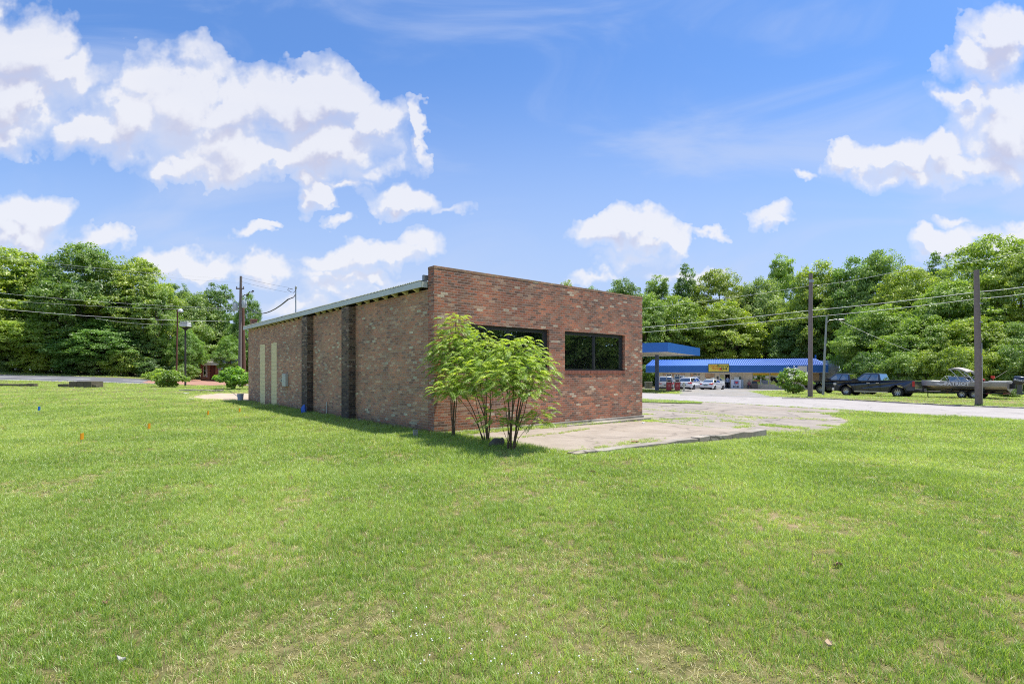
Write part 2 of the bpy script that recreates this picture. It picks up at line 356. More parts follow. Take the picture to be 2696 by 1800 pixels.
M_LEAF = foliage_mat('broad_leaves', (.12,.19,.05), (.25,.36,.075), (.47,.55,.15))
M_SHRUB = foliage_mat('shrub_leaves', (.11,.20,.03), (.24,.38,.06), (.44,.56,.14), tip=(.60,.68,.09), trans=.5, gloss=.09, nscale=2.0)
M_FLOW = pm('white_blossom', (.80,.80,.74), .7)
M_BARK = pm('bark', (.10,.08,.06), .9, var=.4, scale=5, bump=.4)
M_STEM = pm('stem_bark', (.13,.085,.05), .8, var=.35, scale=14)
M_CONC = None
def ground_mat():
    m = bpy.data.materials.new('lawn_soil'); m.use_nodes = True; nt = m.node_tree; b = nt.nodes['Principled BSDF']; L = nt.links
    geo = N(nt, 'ShaderNodeNewGeometry'); 
    n1 = N(nt, 'ShaderNodeTexNoise', i_Scale=.55, i_Detail=5.0, i_Roughness=.6); L.new(geo.outputs['Position'], n1.inputs[0])
    n2 = N(nt, 'ShaderNodeTexNoise', i_Scale=9.0, i_Detail=8.0, i_Roughness=.75); L.new(geo.outputs['Position'], n2.inputs[0])
    c = mixc(nt, smooth(nt, n2.outputs[0], .35, .65), (.085,.085,.03), (.22,.19,.085))
    c = mixc(nt, mth(nt, 'MULTIPLY', smooth(nt, n1.outputs[0], .50, .68), .8), c, (.36,.26,.17))
    # bare and yellowed ground far left
    a = N(nt, 'ShaderNodeAttribute', attribute_name='bare'); c = mixc(nt, mth(nt, 'MULTIPLY', a.outputs['Fac'], mth(nt, 'ADD', n2.outputs[0], .4, clamp=True)), c, (.42,.32,.22))
    L.new(c, b.inputs['Base Color']); b.inputs['Roughness'].default_value = .95; b.inputs['Specular IOR Level'].default_value = .15
    bp = N(nt, 'ShaderNodeBump', i_Strength=.7, i_Distance=.03); L.new(n2.outputs[0], bp.inputs['Height']); L.new(bp.outputs[0], b.inputs['Normal'])
    return m
def concrete_mat(name, base, dark, crack=1.0, warm=(.36,.27,.18)):
    m = bpy.data.materials.new(name); m.use_nodes = True; nt = m.node_tree; b = nt.nodes['Principled BSDF']; L = nt.links
    geo = N(nt, 'ShaderNodeNewGeometry')
    n1 = N(nt, 'ShaderNodeTexNoise', i_Scale=.8, i_Detail=7.0, i_Roughness=.65); L.new(geo.outputs['Position'], n1.inputs[0])
    n2 = N(nt, 'ShaderNodeTexNoise', i_Scale=26.0, i_Detail=6.0, i_Roughness=.7); L.new(geo.outputs['Position'], n2.inputs[0])
    c = mixc(nt, smooth(nt, n1.outputs[0], .3, .7), dark, base)
    c = mixc(nt, mth(nt, 'MULTIPLY', smooth(nt, n2.outputs[0], .45, .70), .5), c, tuple(x*.5 for x in base))
    n3 = N(nt, 'ShaderNodeTexNoise', i_Scale=.28, i_Detail=6.0, i_Roughness=.6); L.new(geo.outputs['Position'], n3.inputs[0])
    c = mixc(nt, mth(nt, 'MULTIPLY', smooth(nt, n3.outputs[0], .5, .7), .5), c, warm)
    vo = N(nt, 'ShaderNodeTexVoronoi', feature='DISTANCE_TO_EDGE', i_Scale=.33)
    dn = N(nt, 'ShaderNodeVectorMath', operation='MULTIPLY_ADD'); L.new(n1.outputs['Color'], dn.inputs[0]); dn.inputs[1].default_value = (1.6,1.6,0); L.new(geo.outputs['Position'], dn.inputs[2]); L.new(dn.outputs[0], vo.inputs[0])
    ck = mth(nt, 'MULTIPLY', mth(nt, 'SUBTRACT', 1.0, smooth(nt, vo.outputs[0], .004, .02)), crack * .7)
    c = mixc(nt, ck, c, tuple(x*.35 for x in dark))
    L.new(c, b.inputs['Base Color']); b.inputs['Roughness'].default_value = .9; b.inputs['Specular IOR Level'].default_value = .25
    bp = N(nt, 'ShaderNodeBump', i_Strength=.35, i_Distance=.01); L.new(mth(nt, 'SUBTRACT', n2.outputs[0], ck), bp.inputs['Height']); L.new(bp.outputs[0], b.inputs['Normal'])
    return m
M_GROUND = ground_mat()
M_LOT = concrete_mat('old_concrete', (.38,.33,.28), (.26,.23,.20), warm=(.27,.21,.15))
M_SLAB = concrete_mat('slab_concrete', (.41,.35,.29), (.31,.26,.21), .5, (.30,.23,.16))
M_CURB = concrete_mat('kerb_concrete', (.46,.42,.36), (.20,.18,.15), 1.0)
M_ROAD = concrete_mat('pale_road', (.42,.39,.37), (.36,.33,.31), .5, (.36,.33,.30))
M_ASPH = concrete_mat('asphalt', (.17,.17,.18), (.13,.13,.14), .3, (.15,.15,.15))
M_DRIVE = concrete_mat('drive_asphalt', (.34,.32,.30), (.27,.26,.24), 1.0)
M_PAINT = pm('road_paint', (.75,.75,.73), .7)
M_BLACK = pm('black_rubber', (.02,.02,.02), .75)
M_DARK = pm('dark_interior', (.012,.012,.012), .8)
M_STEEL = pm('galvanised', (.45,.47,.47), .45, .7)
M_FRAME = pm('bronze_frame', (.055,.060,.066), .35, .4)
M_FASC = pm('grey_green_fascia', (.60,.64,.56), .45, .1, var=.08, dirt=(.25,.3,.25,.35))
M_ROOFM = pm('ribbed_roof', (.34,.37,.27), .5, .3)
M_TAIL = pm('pale_rafter_paint', (.72,.70,.38), .7, var=.25)
M_SIDING = pm('cream_siding', (.80,.70,.36), .6, var=.07, scale=3)
M_WOOD = pm('weathered_pole_wood', (.21,.175,.15), .9, var=.35, scale=9, bump=.5)
M_WIRE = pm('wire_grey', (.75,.75,.73), .6)
M_WIRED = pm('wire_dark', (.03,.03,.03), .5)
M_WHITE = pm('white_paint', (.78,.78,.76), .5, var=.04)
def glass_mat(name, tint=(.02,.025,.025), refl=1.0):
    m = bpy.data.materials.new(name); m.use_nodes = True; nt = m.node_tree; nt.nodes.clear(); L = nt.links
    out = N(nt, 'ShaderNodeOutputMaterial'); tr = N(nt, 'ShaderNodeBsdfTransparent'); tr.inputs[0].default_value = (*[.45]*3, 1)
    gl = N(nt, 'ShaderNodeBsdfGlossy'); gl.inputs['Roughness'].default_value = .01; gl.inputs[0].default_value = (.85,.9,.88,1)
    di = N(nt, 'ShaderNodeBsdfDiffuse'); di.inputs[0].default_value = (*tint, 1)
    m0 = N(nt, 'ShaderNodeMixShader'); m0.inputs[0].default_value = .5; L.new(tr.outputs[0], m0.inputs[1]); L.new(di.outputs[0], m0.inputs[2])
    fr = N(nt, 'ShaderNodeFresnel', i_IOR=1.6)
    ms = N(nt, 'ShaderNodeMixShader'); L.new(mth(nt, 'MULTIPLY_ADD', fr.outputs[0], 1.6 * refl, .38 * refl, clamp=True), ms.inputs[0]); L.new(m0.outputs[0], ms.inputs[1]); L.new(gl.outputs[0], ms.inputs[2])
    L.new(ms.outputs[0], out.inputs[0]); return m
M_GLASS = glass_mat('window_glass'); M_CARGL = glass_mat('car_glass', (.01,.012,.014), .8)

# ---------------------------------------------------------------- ground, roads, concrete
SLAB_PR = 8.55          # right end of the apron along the front wall
slab_poly = [tuple(bl(0.3, -4.72)), tuple(bl(7.95, -4.72)), tuple(bl(SLAB_PR, -.35)), tuple(bl(0.3, -.35))]
def road_pt(off, s): return NR * off + DR * s
lot_px = [(2010,1139),(2100,1143),(2185,1139),(2225,1128),(2262,1116),(2240,1102),(2185,1091)]
lot_poly = [tuple(bl(7.95, -4.72)), tuple(bl(8.2, -4.75))] + [tuple(GP(*q)) for q in lot_px]
e_ = GP(2175, 1088); s0 = float(e_ @ DR)
lot_poly += [tuple(road_pt(29.05, s0)), tuple(road_pt(29.05, 62)), tuple(bl(9.0, 30)), tuple(bl(8.87, -.3)), tuple(bl(SLAB_PR, -.35))]
def strip_poly(o0, o1, s0, s1): return [tuple(road_pt(o0, s0)), tuple(road_pt(o0, s1)), tuple(road_pt(o1, s1)), tuple(road_pt(o1, s0))]
road_poly = strip_poly(29.0, 38.8, -60, 130)
left_near = [(-90,47.5),(-48.5,50),(-33.8,52),(-14,54.5),(6,57)]
left_far = [(-95,55.5),(-56,58.6),(-42.3,60),(-14,63),(4,66)]
lroad_poly = left_near + left_far[::-1]
drive_poly = [tuple(GP(1790, 1041)), tuple(GP(2040, 1047)), tuple(GP(1975, 1030)), (39, 72), (24, 79), (16, 72), tuple(GP(1788, 1026))]
island_poly = [tuple(GP(1640, 1051)), tuple(GP(1700, 1052)), tuple(GP(1850, 1060)), tuple(GP(1846, 1063)), tuple(GP(1770, 1062)), tuple(GP(1640, 1058))]
dirt_poly = [tuple(GP(*q)) for q in [(490,1046),(560,1036),(700,1036),(720,1052),(640,1056),(520,1052)]]
pave_poly = [(-46,55.5),(-34,56.5),(-28,60),(-30,66),(-46,66)]
pave_poly = [tuple(GP(*q)) for q in [(372,998),(460,1013),(560,1015),(665,1012),(665,1001),(520,997),(420,995)]]

def make_ground():
    xs = np.unique(np.r_[np.linspace(-700,-120,9), np.arange(-120,-20,1.6), np.arange(-20,24,.4), np.arange(24,100,1.6), np.linspace(100,700,9)])
    ys = np.unique(np.r_[np.linspace(-500,-8,7), np.arange(-8,30,.4), np.arange(30,64,.8), np.arange(64,110,2), np.linspace(110,900,9)])
    X, Y = np.meshgrid(xs, ys); x = X.ravel(); y = Y.ravel(); z = gz(x, y)
    z = z + (fbm(x, y, 2.3, 5) - .5) * .05 * np.clip(1 - np.hypot(x, y) / 60, 0, 1)
    for poly in (slab_poly, lot_poly, road_poly, lroad_poly, drive_poly):
        ins = in_poly(x, y, poly); d = dist_poly(x, y, poly)
        z = np.where(ins & (d > .12), z - .10, np.where(d < .5, np.minimum(z, gz(x, y) - .01), z))
    bld = in_poly(x, y, [tuple(bl(0,0)), tuple(bl(8.87,0)), tuple(bl(8.87,18.3)), tuple(bl(0,18.3))]); z = np.where(bld, z - .05, z)
    V = np.c_[x, y, z]; nx, ny = len(xs), len(ys)
    i, j = np.meshgrid(np.arange(nx-1), np.arange(ny-1)); a = (j*nx + i).ravel()
    Fq = np.c_[a, a+1, a+nx+1, a+nx]
    bare = np.clip(1 - dist_poly(x, y, dirt_poly) / 1.2, 0, 1) ; bare[in_poly(x, y, dirt_poly)] = 1
    me = np_mesh('ground', V, Fq.ravel(), np.arange(len(Fq))*4, None, [M_GROUND], None, {'bare': bare})
    me.polygons.foreach_set('use_smooth', [True]*len(me.polygons))
    o = bpy.data.objects.new('ground', me); COL.objects.link(o); tag(o, kind='structure')
make_ground()

def drape(name, poly, mat, dz, step=.8, kind='structure', rag=0.0, skirt=0.0, seed=0):
    """triangulated sheet following the terrain, clipped to poly, optional ragged edge"""
    import bmesh
    pts = []; n = len(poly)
    for i in range(n):
        a = np.array(poly[i]); b = np.array(poly[(i+1) % n]); k = max(1, int(np.linalg.norm(b-a)/step))
        for q in range(k):
            p = a + (b-a)*q/k
            if rag: nn = np.array((-(b-a)[1], (b-a)[0])) / (np.linalg.norm(b-a)+1e-9); p = p + nn * rag * (float(fbm(np.array([p[0]]), np.array([p[1]]), .7, seed)[0]) - .5) * 2
            pts.append(p)
    pts = np.array(pts); x0, y0 = pts.min(0); x1, y1 = pts.max(0)
    gx, gy = np.meshgrid(np.arange(x0, x1, step*1.3), np.arange(y0, y1, step*1.3)); gx = gx.ravel(); gy = gy.ravel()
    poly2 = [tuple(p) for p in pts]
    ok = in_poly(gx, gy, poly2) & (dist_poly(gx, gy, poly2) > step*.45)
    allp = [Vector(p) for p in pts] + [Vector((a, b)) for a, b in zip(gx[ok], gy[ok])]
    from mathutils.geometry import delaunay_2d_cdt
    vs, es, fs, *_ = delaunay_2d_cdt(allp, [], [list(range(len(pts)))], 1, 1e-4)
    z = gz([v.x for v in vs], [v.y for v in vs]) + dz
    V = [(v.x, v.y, float(q)) for v, q in zip(vs, z)]
    FF = [tuple(f) for f in fs]
    if skirt:
        base = len(V); m = len(pts)
        for p in pts: V.append((p[0], p[1], g1(*p) + dz)); V.append((p[0], p[1], g1(*p) + dz - skirt))
        for i in range(m):
            j = (i+1) % m; FF.append((base+2*i, base+2*j, base+2*j+1, base+2*i+1))
    me = bpy.data.meshes.new(name); me.from_pydata(V, [], FF); me.materials.append(mat)
    bm = bmesh.new(); bm.from_mesh(me)
    for f in bm.faces:
        f.normal_update()
        if f.normal.z < -.2: f.normal_flip()
    bm.to_mesh(me); bm.free()
    o = bpy.data.objects.new(name, me); COL.objects.link(o); tag(o, kind=kind); return o
# apron plane in front of the building
def slab_z(x, y): return -.005 - .013 * np.clip(x, 0, 20)
def make_slab():
    mb = MB(); n = 10
    pts = [(0.3,-4.5),(7.9,-4.5),(SLAB_PR,-.35),(0.3,-.35)]
    V = []
    for j in range(7):
        for i in range(n+1):
            a = Vector(pts[0]).lerp(Vector(pts[1]), i/n); b = Vector(pts[3]).lerp(Vector(pts[2]), i/n); p = a.lerp(b, j/6)
            w = bl(p.x, p.y); V.append((w[0], w[1], slab_z(p.x, p.y) + .0))
    mb.add(V, [(j*(n+1)+i, j*(n+1)+i+1, (j+1)*(n+1)+i+1, (j+1)*(n+1)+i) for j in range(6) for i in range(n)])
    ring = [0, n, 6*(n+1)+n, 6*(n+1)]
    o = mb.build('concrete_apron', M_SLAB, fixn=False); tag(o, kind='structure')
    me = o.data
make_slab()
drape('parking_lot', lot_poly, M_LOT, .004, .5, rag=.12, skirt=.12, seed=3)
drape('road', road_poly, M_ROAD, .012, 1.6, skirt=.1)
drape('side_road', lroad_poly, M_ASPH, .012, 1.8, skirt=.1)
drape('driveway', drive_poly, M_DRIVE, .02, 1.2, skirt=.1)
drape('brick_paving', pave_poly, pm('red_paving', (.36,.19,.13), .9, var=.3, scale=1.2), .03, 1.0)
dr_ = drape('dirt_patch', dirt_poly, pm('pale_dirt', (.46,.36,.26), .95, var=.3, scale=1.5), .02, .6, rag=.3)
def stripe(px0, px1, py0, py1, w, name='road_marking'):
    a = GP(px0, py0); b = GP(px1, py1); k = 14; mb = MB(); V = []
    d = (b-a)/np.linalg.norm(b-a); nn = np.array((-d[1], d[0]))
    for i in range(k+1):
        p = a + (b-a)*i/k
        for sgn in (-1, 1): q = p + nn*sgn*w/2; V.append((q[0], q[1], g1(*q)+.024))
    mb.add(V, [(2*i, 2*i+2, 2*i+3, 2*i+1) for i in range(k)]); o = mb.build(name, M_PAINT, fixn=False); tag(o, kind='structure')
def line_world(a, b, w, name='road_marking'):
    a = np.array(a, float); b = np.array(b, float); k = 14; mb = MB(); V = []
    d = (b-a)/np.linalg.norm(b-a); nn = np.array((-d[1], d[0]))
    for i in range(k+1):
        p = a + (b-a)*i/k
        for sgn in (-1, 1): q = p + nn*sgn*w/2; V.append((q[0], q[1], g1(*q)+.026))
    mb.add(V, [(2*i, 2*i+2, 2*i+3, 2*i+1) for i in range(k)]); o = mb.build(name, M_PAINT, fixn=False); tag(o, kind='structure')
line_world((-70,48.9+.4), (-48.5,50.4), .35); line_world((-48.5,50.4), (-33.8,52.45), .35); line_world((-33.8,52.45), (-14,55), .35)
line_world((-56,53.9), (-44,55.2), .3); line_world((-41,55.7), (-31,56.8), .3)
def curb(pts, w, h, name, mat, dz=0.0, wob=0.012, label=None, parts=False, base=.3, kind=None, cat=None, zf=None):
    """kerb stone with uneven top following the points (world xy)"""
    P2 = []; 
    for a, b in zip(pts[:-1], pts[1:]):
        a = np.array(a, float); b = np.array(b, float); k = max(1, int(np.linalg.norm(b-a)/.4))
        P2 += [a + (b-a)*q/k for q in range(k)]
    P2.append(np.array(pts[-1], float)); secs = []
    for i, p in enumerate(P2):
        d = P2[min(i+1, len(P2)-1)] - P2[max(i-1, 0)]; d /= np.linalg.norm(d); nn = np.array((-d[1], d[0]))
        z = (zf(p) if zf else g1(*p)) + dz; hh = h + wob*math.sin(i*1.7) + wob*random.uniform(-1, 1)
        a = p + nn*w/2*(1+random.uniform(-.06,.06)); b = p - nn*w/2*(1+random.uniform(-.06,.06))
        secs.append([(a[0],a[1],z-base),(a[0],a[1],z+hh),(b[0],b[1],z+hh),(b[0],b[1],z-base)])
    o = MB().loft(secs).build(name, mat, bevel=.012)
    if kind: tag(o, kind=kind)
    else: tag(o, label, cat or 'kerb')
    return o
curb([bl(.25,-4.62), bl(4.6,-4.63)], .24, .05, 'concrete_kerb', M_CURB, label='low concrete kerb along the grass edge of the apron, left piece by the shrub', zf=lambda p: slab_z((p-C0)@BF, 0))
curb([bl(4.64,-4.65), bl(8.15,-4.70)], .26, .06, 'concrete_kerb', M_CURB, label='cracked concrete kerb at the far right corner of the apron', zf=lambda p: slab_z((p-C0)@BF, 0))
curb([road_pt(38.95, s) for s in (-60, -20, 10, 18)] + [tuple(GP(2060, 1049.5))], .22, .08, 'road_kerb', M_CURB, kind='structure', base=.15)
curb([road_pt(38.95, s) for s in (s0+23, 60, 90, 125)], .22, .05, 'road_kerb', M_CURB, kind='structure', base=.15)
drape('grass_island', island_poly, pm('island_turf', (.13,.17,.05), .95, var=.4, scale=3), .05, .6, skirt=.2, rag=.1)

# ---------------------------------------------------------------- brick building
TH = math.atan2(BF[1], BF[0])
W_, D_, HP, HW = 8.87, 18.3, 4.38, 3.80
BZ = -.02
def wall_face(mb, L0, L1, z0, z1, holes, place, thick):
    """rectangular wall with holes; place(u, w, z) maps wall coords (u along, w depth) to xyz"""
    us = sorted({L0, L1, *[h[0] for h in holes], *[h[1] for h in holes]}); zs = sorted({z0, z1, *[h[2] for h in holes], *[h[3] for h in holes]})
    hole = lambda u, z: any(h[0] < u < h[1] and h[2] < z < h[3] for h in holes)
    for a, b in zip(us[:-1], us[1:]):
        for c, d in zip(zs[:-1], zs[1:]):
            if hole((a+b)/2, (c+d)/2): continue
            for w in (0, thick): mb.add([place(a,w,c), place(b,w,c), place(b,w,d), place(a,w,d)], [(0,1,2,3) if w == 0 else (3,2,1,0)])
    for h in holes:
        for (a, b) in (((h[0],h[2]),(h[1],h[2])), ((h[1],h[2]),(h[1],h[3])), ((h[1],h[3]),(h[0],h[3])), ((h[0],h[3]),(h[0],h[2]))):
            mb.add([place(a[0],0,a[1]), place(b[0],0,b[1]), place(b[0],thick,b[1]), place(a[0],thick,a[1])], [(0,1,2,3)])
    for (a, b) in (((L0,z0),(L1,z0)), ((L1,z0),(L1,z1)), ((L1,z1),(L0,z1)), ((L0,z1),(L0,z0))):
        mb.add([place(a[0],0,a[1]), place(b[0],0,b[1]), place(b[0],thick,b[1]), place(a[0],thick,a[1])], [(0,1,2,3)])
bld = thing('brick_building', 'long single-storey reclaimed brick building with flat front parapet and two dark windows', 'building', (C0[0], C0[1], BZ), TH)
WIN = [(1.02, 4.13, 1.68, 2.93), (4.82, 7.85, 1.68, 2.93)]
mb = MB(); wall_face(mb, 0, W_, -.5, HP-.07, WIN, lambda u, w, z: (u, w, z), .30); mb.build('wall', M_BF, bld)
mb = MB(); mb.box(-.004, W_+.004, -.004, .304, HP-.068, HP, 0); mb.build('parapet_cap', brick_mat('cap_brick', BR_SIDE, (.25,.21,.18), .25, 9.0), bld)
mb = MB(); wall_face(mb, .303, D_, -.5, HW, [(13.42, 14.24, .0, 2.98), (15.28, 16.12, .0, 2.98)], lambda u, w, z: (w, u, z), .28); mb.build('wall', M_BS, bld)
mb = MB(); mb.box(W_-.28, W_, .303, D_, -.5, HW-.2); mb.build('wall', M_BS, bld)
mb = MB(); mb.box(.283, W_-.283, D_-.28, D_-.003, -.5, HW-.1); mb.build('wall', M_BS, bld)
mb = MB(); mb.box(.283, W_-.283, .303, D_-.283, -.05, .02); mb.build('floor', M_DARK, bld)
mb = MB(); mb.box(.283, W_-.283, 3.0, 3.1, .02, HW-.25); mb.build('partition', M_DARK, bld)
for (a, b, c, d) in WIN:
    f = MB(); t = .055
    f.box(a, b, .10, .19, d-.10, d-.002); f.box(a, b, .10, .19, c+.002, c+.05)
    f.box(a+.002, a+t, .10, .19, c+.05, d-.10); f.box(b-t-.02, b-.002, .10, .19, c+.05, d-.10)
    m_ = (a+b)/2; f.box(m_-.035, m_+.035, .095, .185, c+.05, d-.10)
    f.box(b-.16, b-.13, .12, .17, c+.05, d-.10)
    fo = f.build('window', M_FRAME, bld)
    g = MB(); g.box(a+t, m_-.035, .135, .145, c+.05, d-.10); g.build('pane', M_GLASS, fo)
    g = MB(); g.box(m_+.035, b-t-.02, .135, .145, c+.05, d-.10); g.build('pane', M_GLASS, fo)
    s = MB(); k = 0.0
    while k < (b-a)-.01:
        s.box(a+k+.004, a+k+.066, -.012+random.uniform(-.004,.004), .10, c-.11, c-.002); k += .0705
    s.build('sill', pm('rowlock_brick', (.30,.12,.08), .85, var=.45, scale=5), bld)
    l = MB(); l.box(a-.003, b+.003, .004, .30, d-.004, d+.006); l.build('lintel', M_FRAME, bld)
# exposed footing along the front and side
ft = MB(); ft.box(.0, W_+.06, -.34, -.002, -.5, -.02); ft.box(.0, W_+.03, -.05, -.003, -.02, .055)
ft.M = Matrix.Identity(4); ft.build('footing', M_CURB, bld, bevel=.01)
ft = MB(); ft.box(-.10, -.003, .05, D_, -.5, -.02); ft.build('footing', M_CURB, bld)
# pilasters
for (a, b) in ((4.86, 5.45), (8.77, 9.38)):
    mb = MB(); mb.box(-.24, -.003, a, b, -.5, HW-.03); mb.build('pilaster', M_BP, bld)
# boarded openings with horizontal siding
for (a, b) in ((13.42, 14.24), (15.28, 16.12)):
    mb = MB(); z = .02
    while z < 2.96:
        h = min(.19, 2.98-z); mb.prism([(-.0, z), (.035, z), (.035, z+h-.006), (.012, z+h-.006)], 0, 1); z += .19
    mb.v = [( -(p[0])+.035, a+.004+p[1]*(b-a-.008), p[2]) for p in mb.v]
    mb.box(.04, .06, a+.004, b-.004, 0, 2.975)
    mb.build('boarded_opening', M_SIDING, bld)
# roof deck with ribs, fascia, rafter tails
mb = MB(); n = int((D_-.3+.25)/.1); 
for i in range(n):
    y0 = .32+i*.1; 
    zz = lambda x: 4.005 - .022*(x+.2)
    mb.add([(-.22,y0,zz(-.22)),(W_+.1,y0,zz(W_)),(W_+.1,y0+.06,zz(W_)),(-.22,y0+.06,zz(-.22)),(W_+.1,y0+.07,zz(W_)+.025),(-.22,y0+.07,zz(-.22)+.025),(W_+.1,y0+.09,zz(W_)+.025),(-.22,y0+.09,zz(-.22)+.025),(W_+.1,y0+.1,zz(W_)),(-.22,y0+.1,zz(-.22))],
           [(0,1,2,3),(3,2,4,5),(5,4,6,7),(7,6,8,9)])
mb.build('roof', M_ROOFM, bld, fixn=False)
mb = MB(); mb.box(-.17, W_+.05, .33, D_+.2, 3.90, 3.955); mb.build('roof_deck', pm('deck_underside', (.16,.17,.12), .8, var=.3), bld)
mb = MB(); mb.box(-.205, -.175, .33, 8.4, 3.84, 4.0); mb.box(-.203, -.173, 8.42, 12.8, 3.838, 3.997); mb.box(-.205, -.175, 12.82, D_+.22, 3.84, 4.0)
mb.box(-.212, -.17, 12.74, 12.88, 3.85, 3.99); mb.box(-.175, -.003, .322, .34, 3.84, 4.0); mb.build('fascia', M_FASC, bld, bevel=.004)
mb = MB(); mb.box(-.12, .02, .325, .40, 4.03, 4.17); mb.build('flashing', pm('grey_flashing', (.25,.28,.30), .5, .5), bld)
k = .75
while k < D_:
    mb = MB(); mb.prism([(-.17,3.90),(-.17,3.835),(-.05,3.775),(-.002,3.775),(-.002,3.90)], k, k+.05+.04*random.random())
    if not any(a-.1 < k < b+.05 for a, b in ((4.86,5.45),(8.77,9.38))): mb.build('rafter_tail', M_TAIL, bld)
    k += .61
mb = MB(); mb.box(.50, .78, 19.7, 19.98, -.3, 4.50); mb.box(.47, .81, 19.67, 20.01, 4.50, 4.56); mb.build('chimney', M_BH, bld)
# service mast and meter box
mb = MB(); mb.tube([(.35,11.9,3.9),(.35,11.9,5.25)], .028, 8); mb.tube([(.35,11.9,5.25),(.33,11.8,5.33),(.30,11.68,5.28)], [.04,.045,.03], 8); ms = mb.build('service_mast', M_STEEL, bld)
mb = MB(); mb.tube([(.30,11.7,5.28),(.22,11.5,5.12),(.1,11.4,5.0),(.0,11.45,5.03),(-.08,11.6,5.12),(.0,11.75,5.22),(.2,11.8,5.2)], .012, 6); mb.tube([(.33,11.88,5.0),(.2,11.7,4.85),(0,11.8,4.75)], .02, 6); mb.build('cable_loop', M_WIRED, ms)
mb = MB(); mb.box(-.13, -.003, 11.76, 12.24, 1.02, 1.56); mo = mb.build('meter_box', pm('pale_grey_box', (.50,.53,.45), .5, .2), bld, bevel=.01)
mb = MB(); mb.box(-.11, -.003, 12.26, 12.44, 1.18, 1.34); mb.tube([(-.14,12.33,1.26),(-.13,12.33,1.26)], .06, 10); mb.build('conduit_box', M_STEEL, mo)
mb = MB(); mb.tube([(-.04,7.3,-.1),(-.04,7.3,.55)], .02, 6); mb.build('vent_pipe', M_STEEL, bld)
# little low wall bits at rear corner

# ---------------------------------------------------------------- lawn grass (stuff)
weeds_px = [([(1700,1100),(1800,1112),(1900,1108),(2000,1100)], 3.0, 30), ([(1900,1096),(2100,1102),(2190,1106)], 1.6, 30), ([(2040,1134),(2180,1133),(2240,1120)], 1.6, 60), ([(1693,1077),(1766,1082),(1864,1091),(1924,1093)], 1.0, 26), ([(1693,1091),(1718,1091)], .6, 9), ([(1735,1105),(1798,1103),(1857,1099)], .7, 16),
    ([(2077,1083),(2168,1086)], .7, 14), ([(1917,1109),(1975,1117)], 1.3, 14), ([(2013,1119),(2060,1123),(2105,1127)], 2.2, 60), ([(2160,1120),(2200,1122)], 1.0, 14),
    ([(1750,1114),(1830,1122),(1885,1130),(1920,1132)], .7, 26), ([(1935,1127),(1975,1121)], 1.2, 16), ([(1697,1111),(1738,1113)], 1.2, 18),
    ([(1260,1162),(1380,1150),(1440,1144),(1487,1139),(1550,1130)], .7, 60), ([(1463,1196),(1520,1188),(1602,1178)], 1.1, 45), ([(1630,1172),(1680,1166),(1725,1160)], 1.6, 60),
    ([(1405,1178),(1450,1190),(1500,1196)], 1.2, 30), ([(1730,1072),(1900,1090)], .6, 10)]
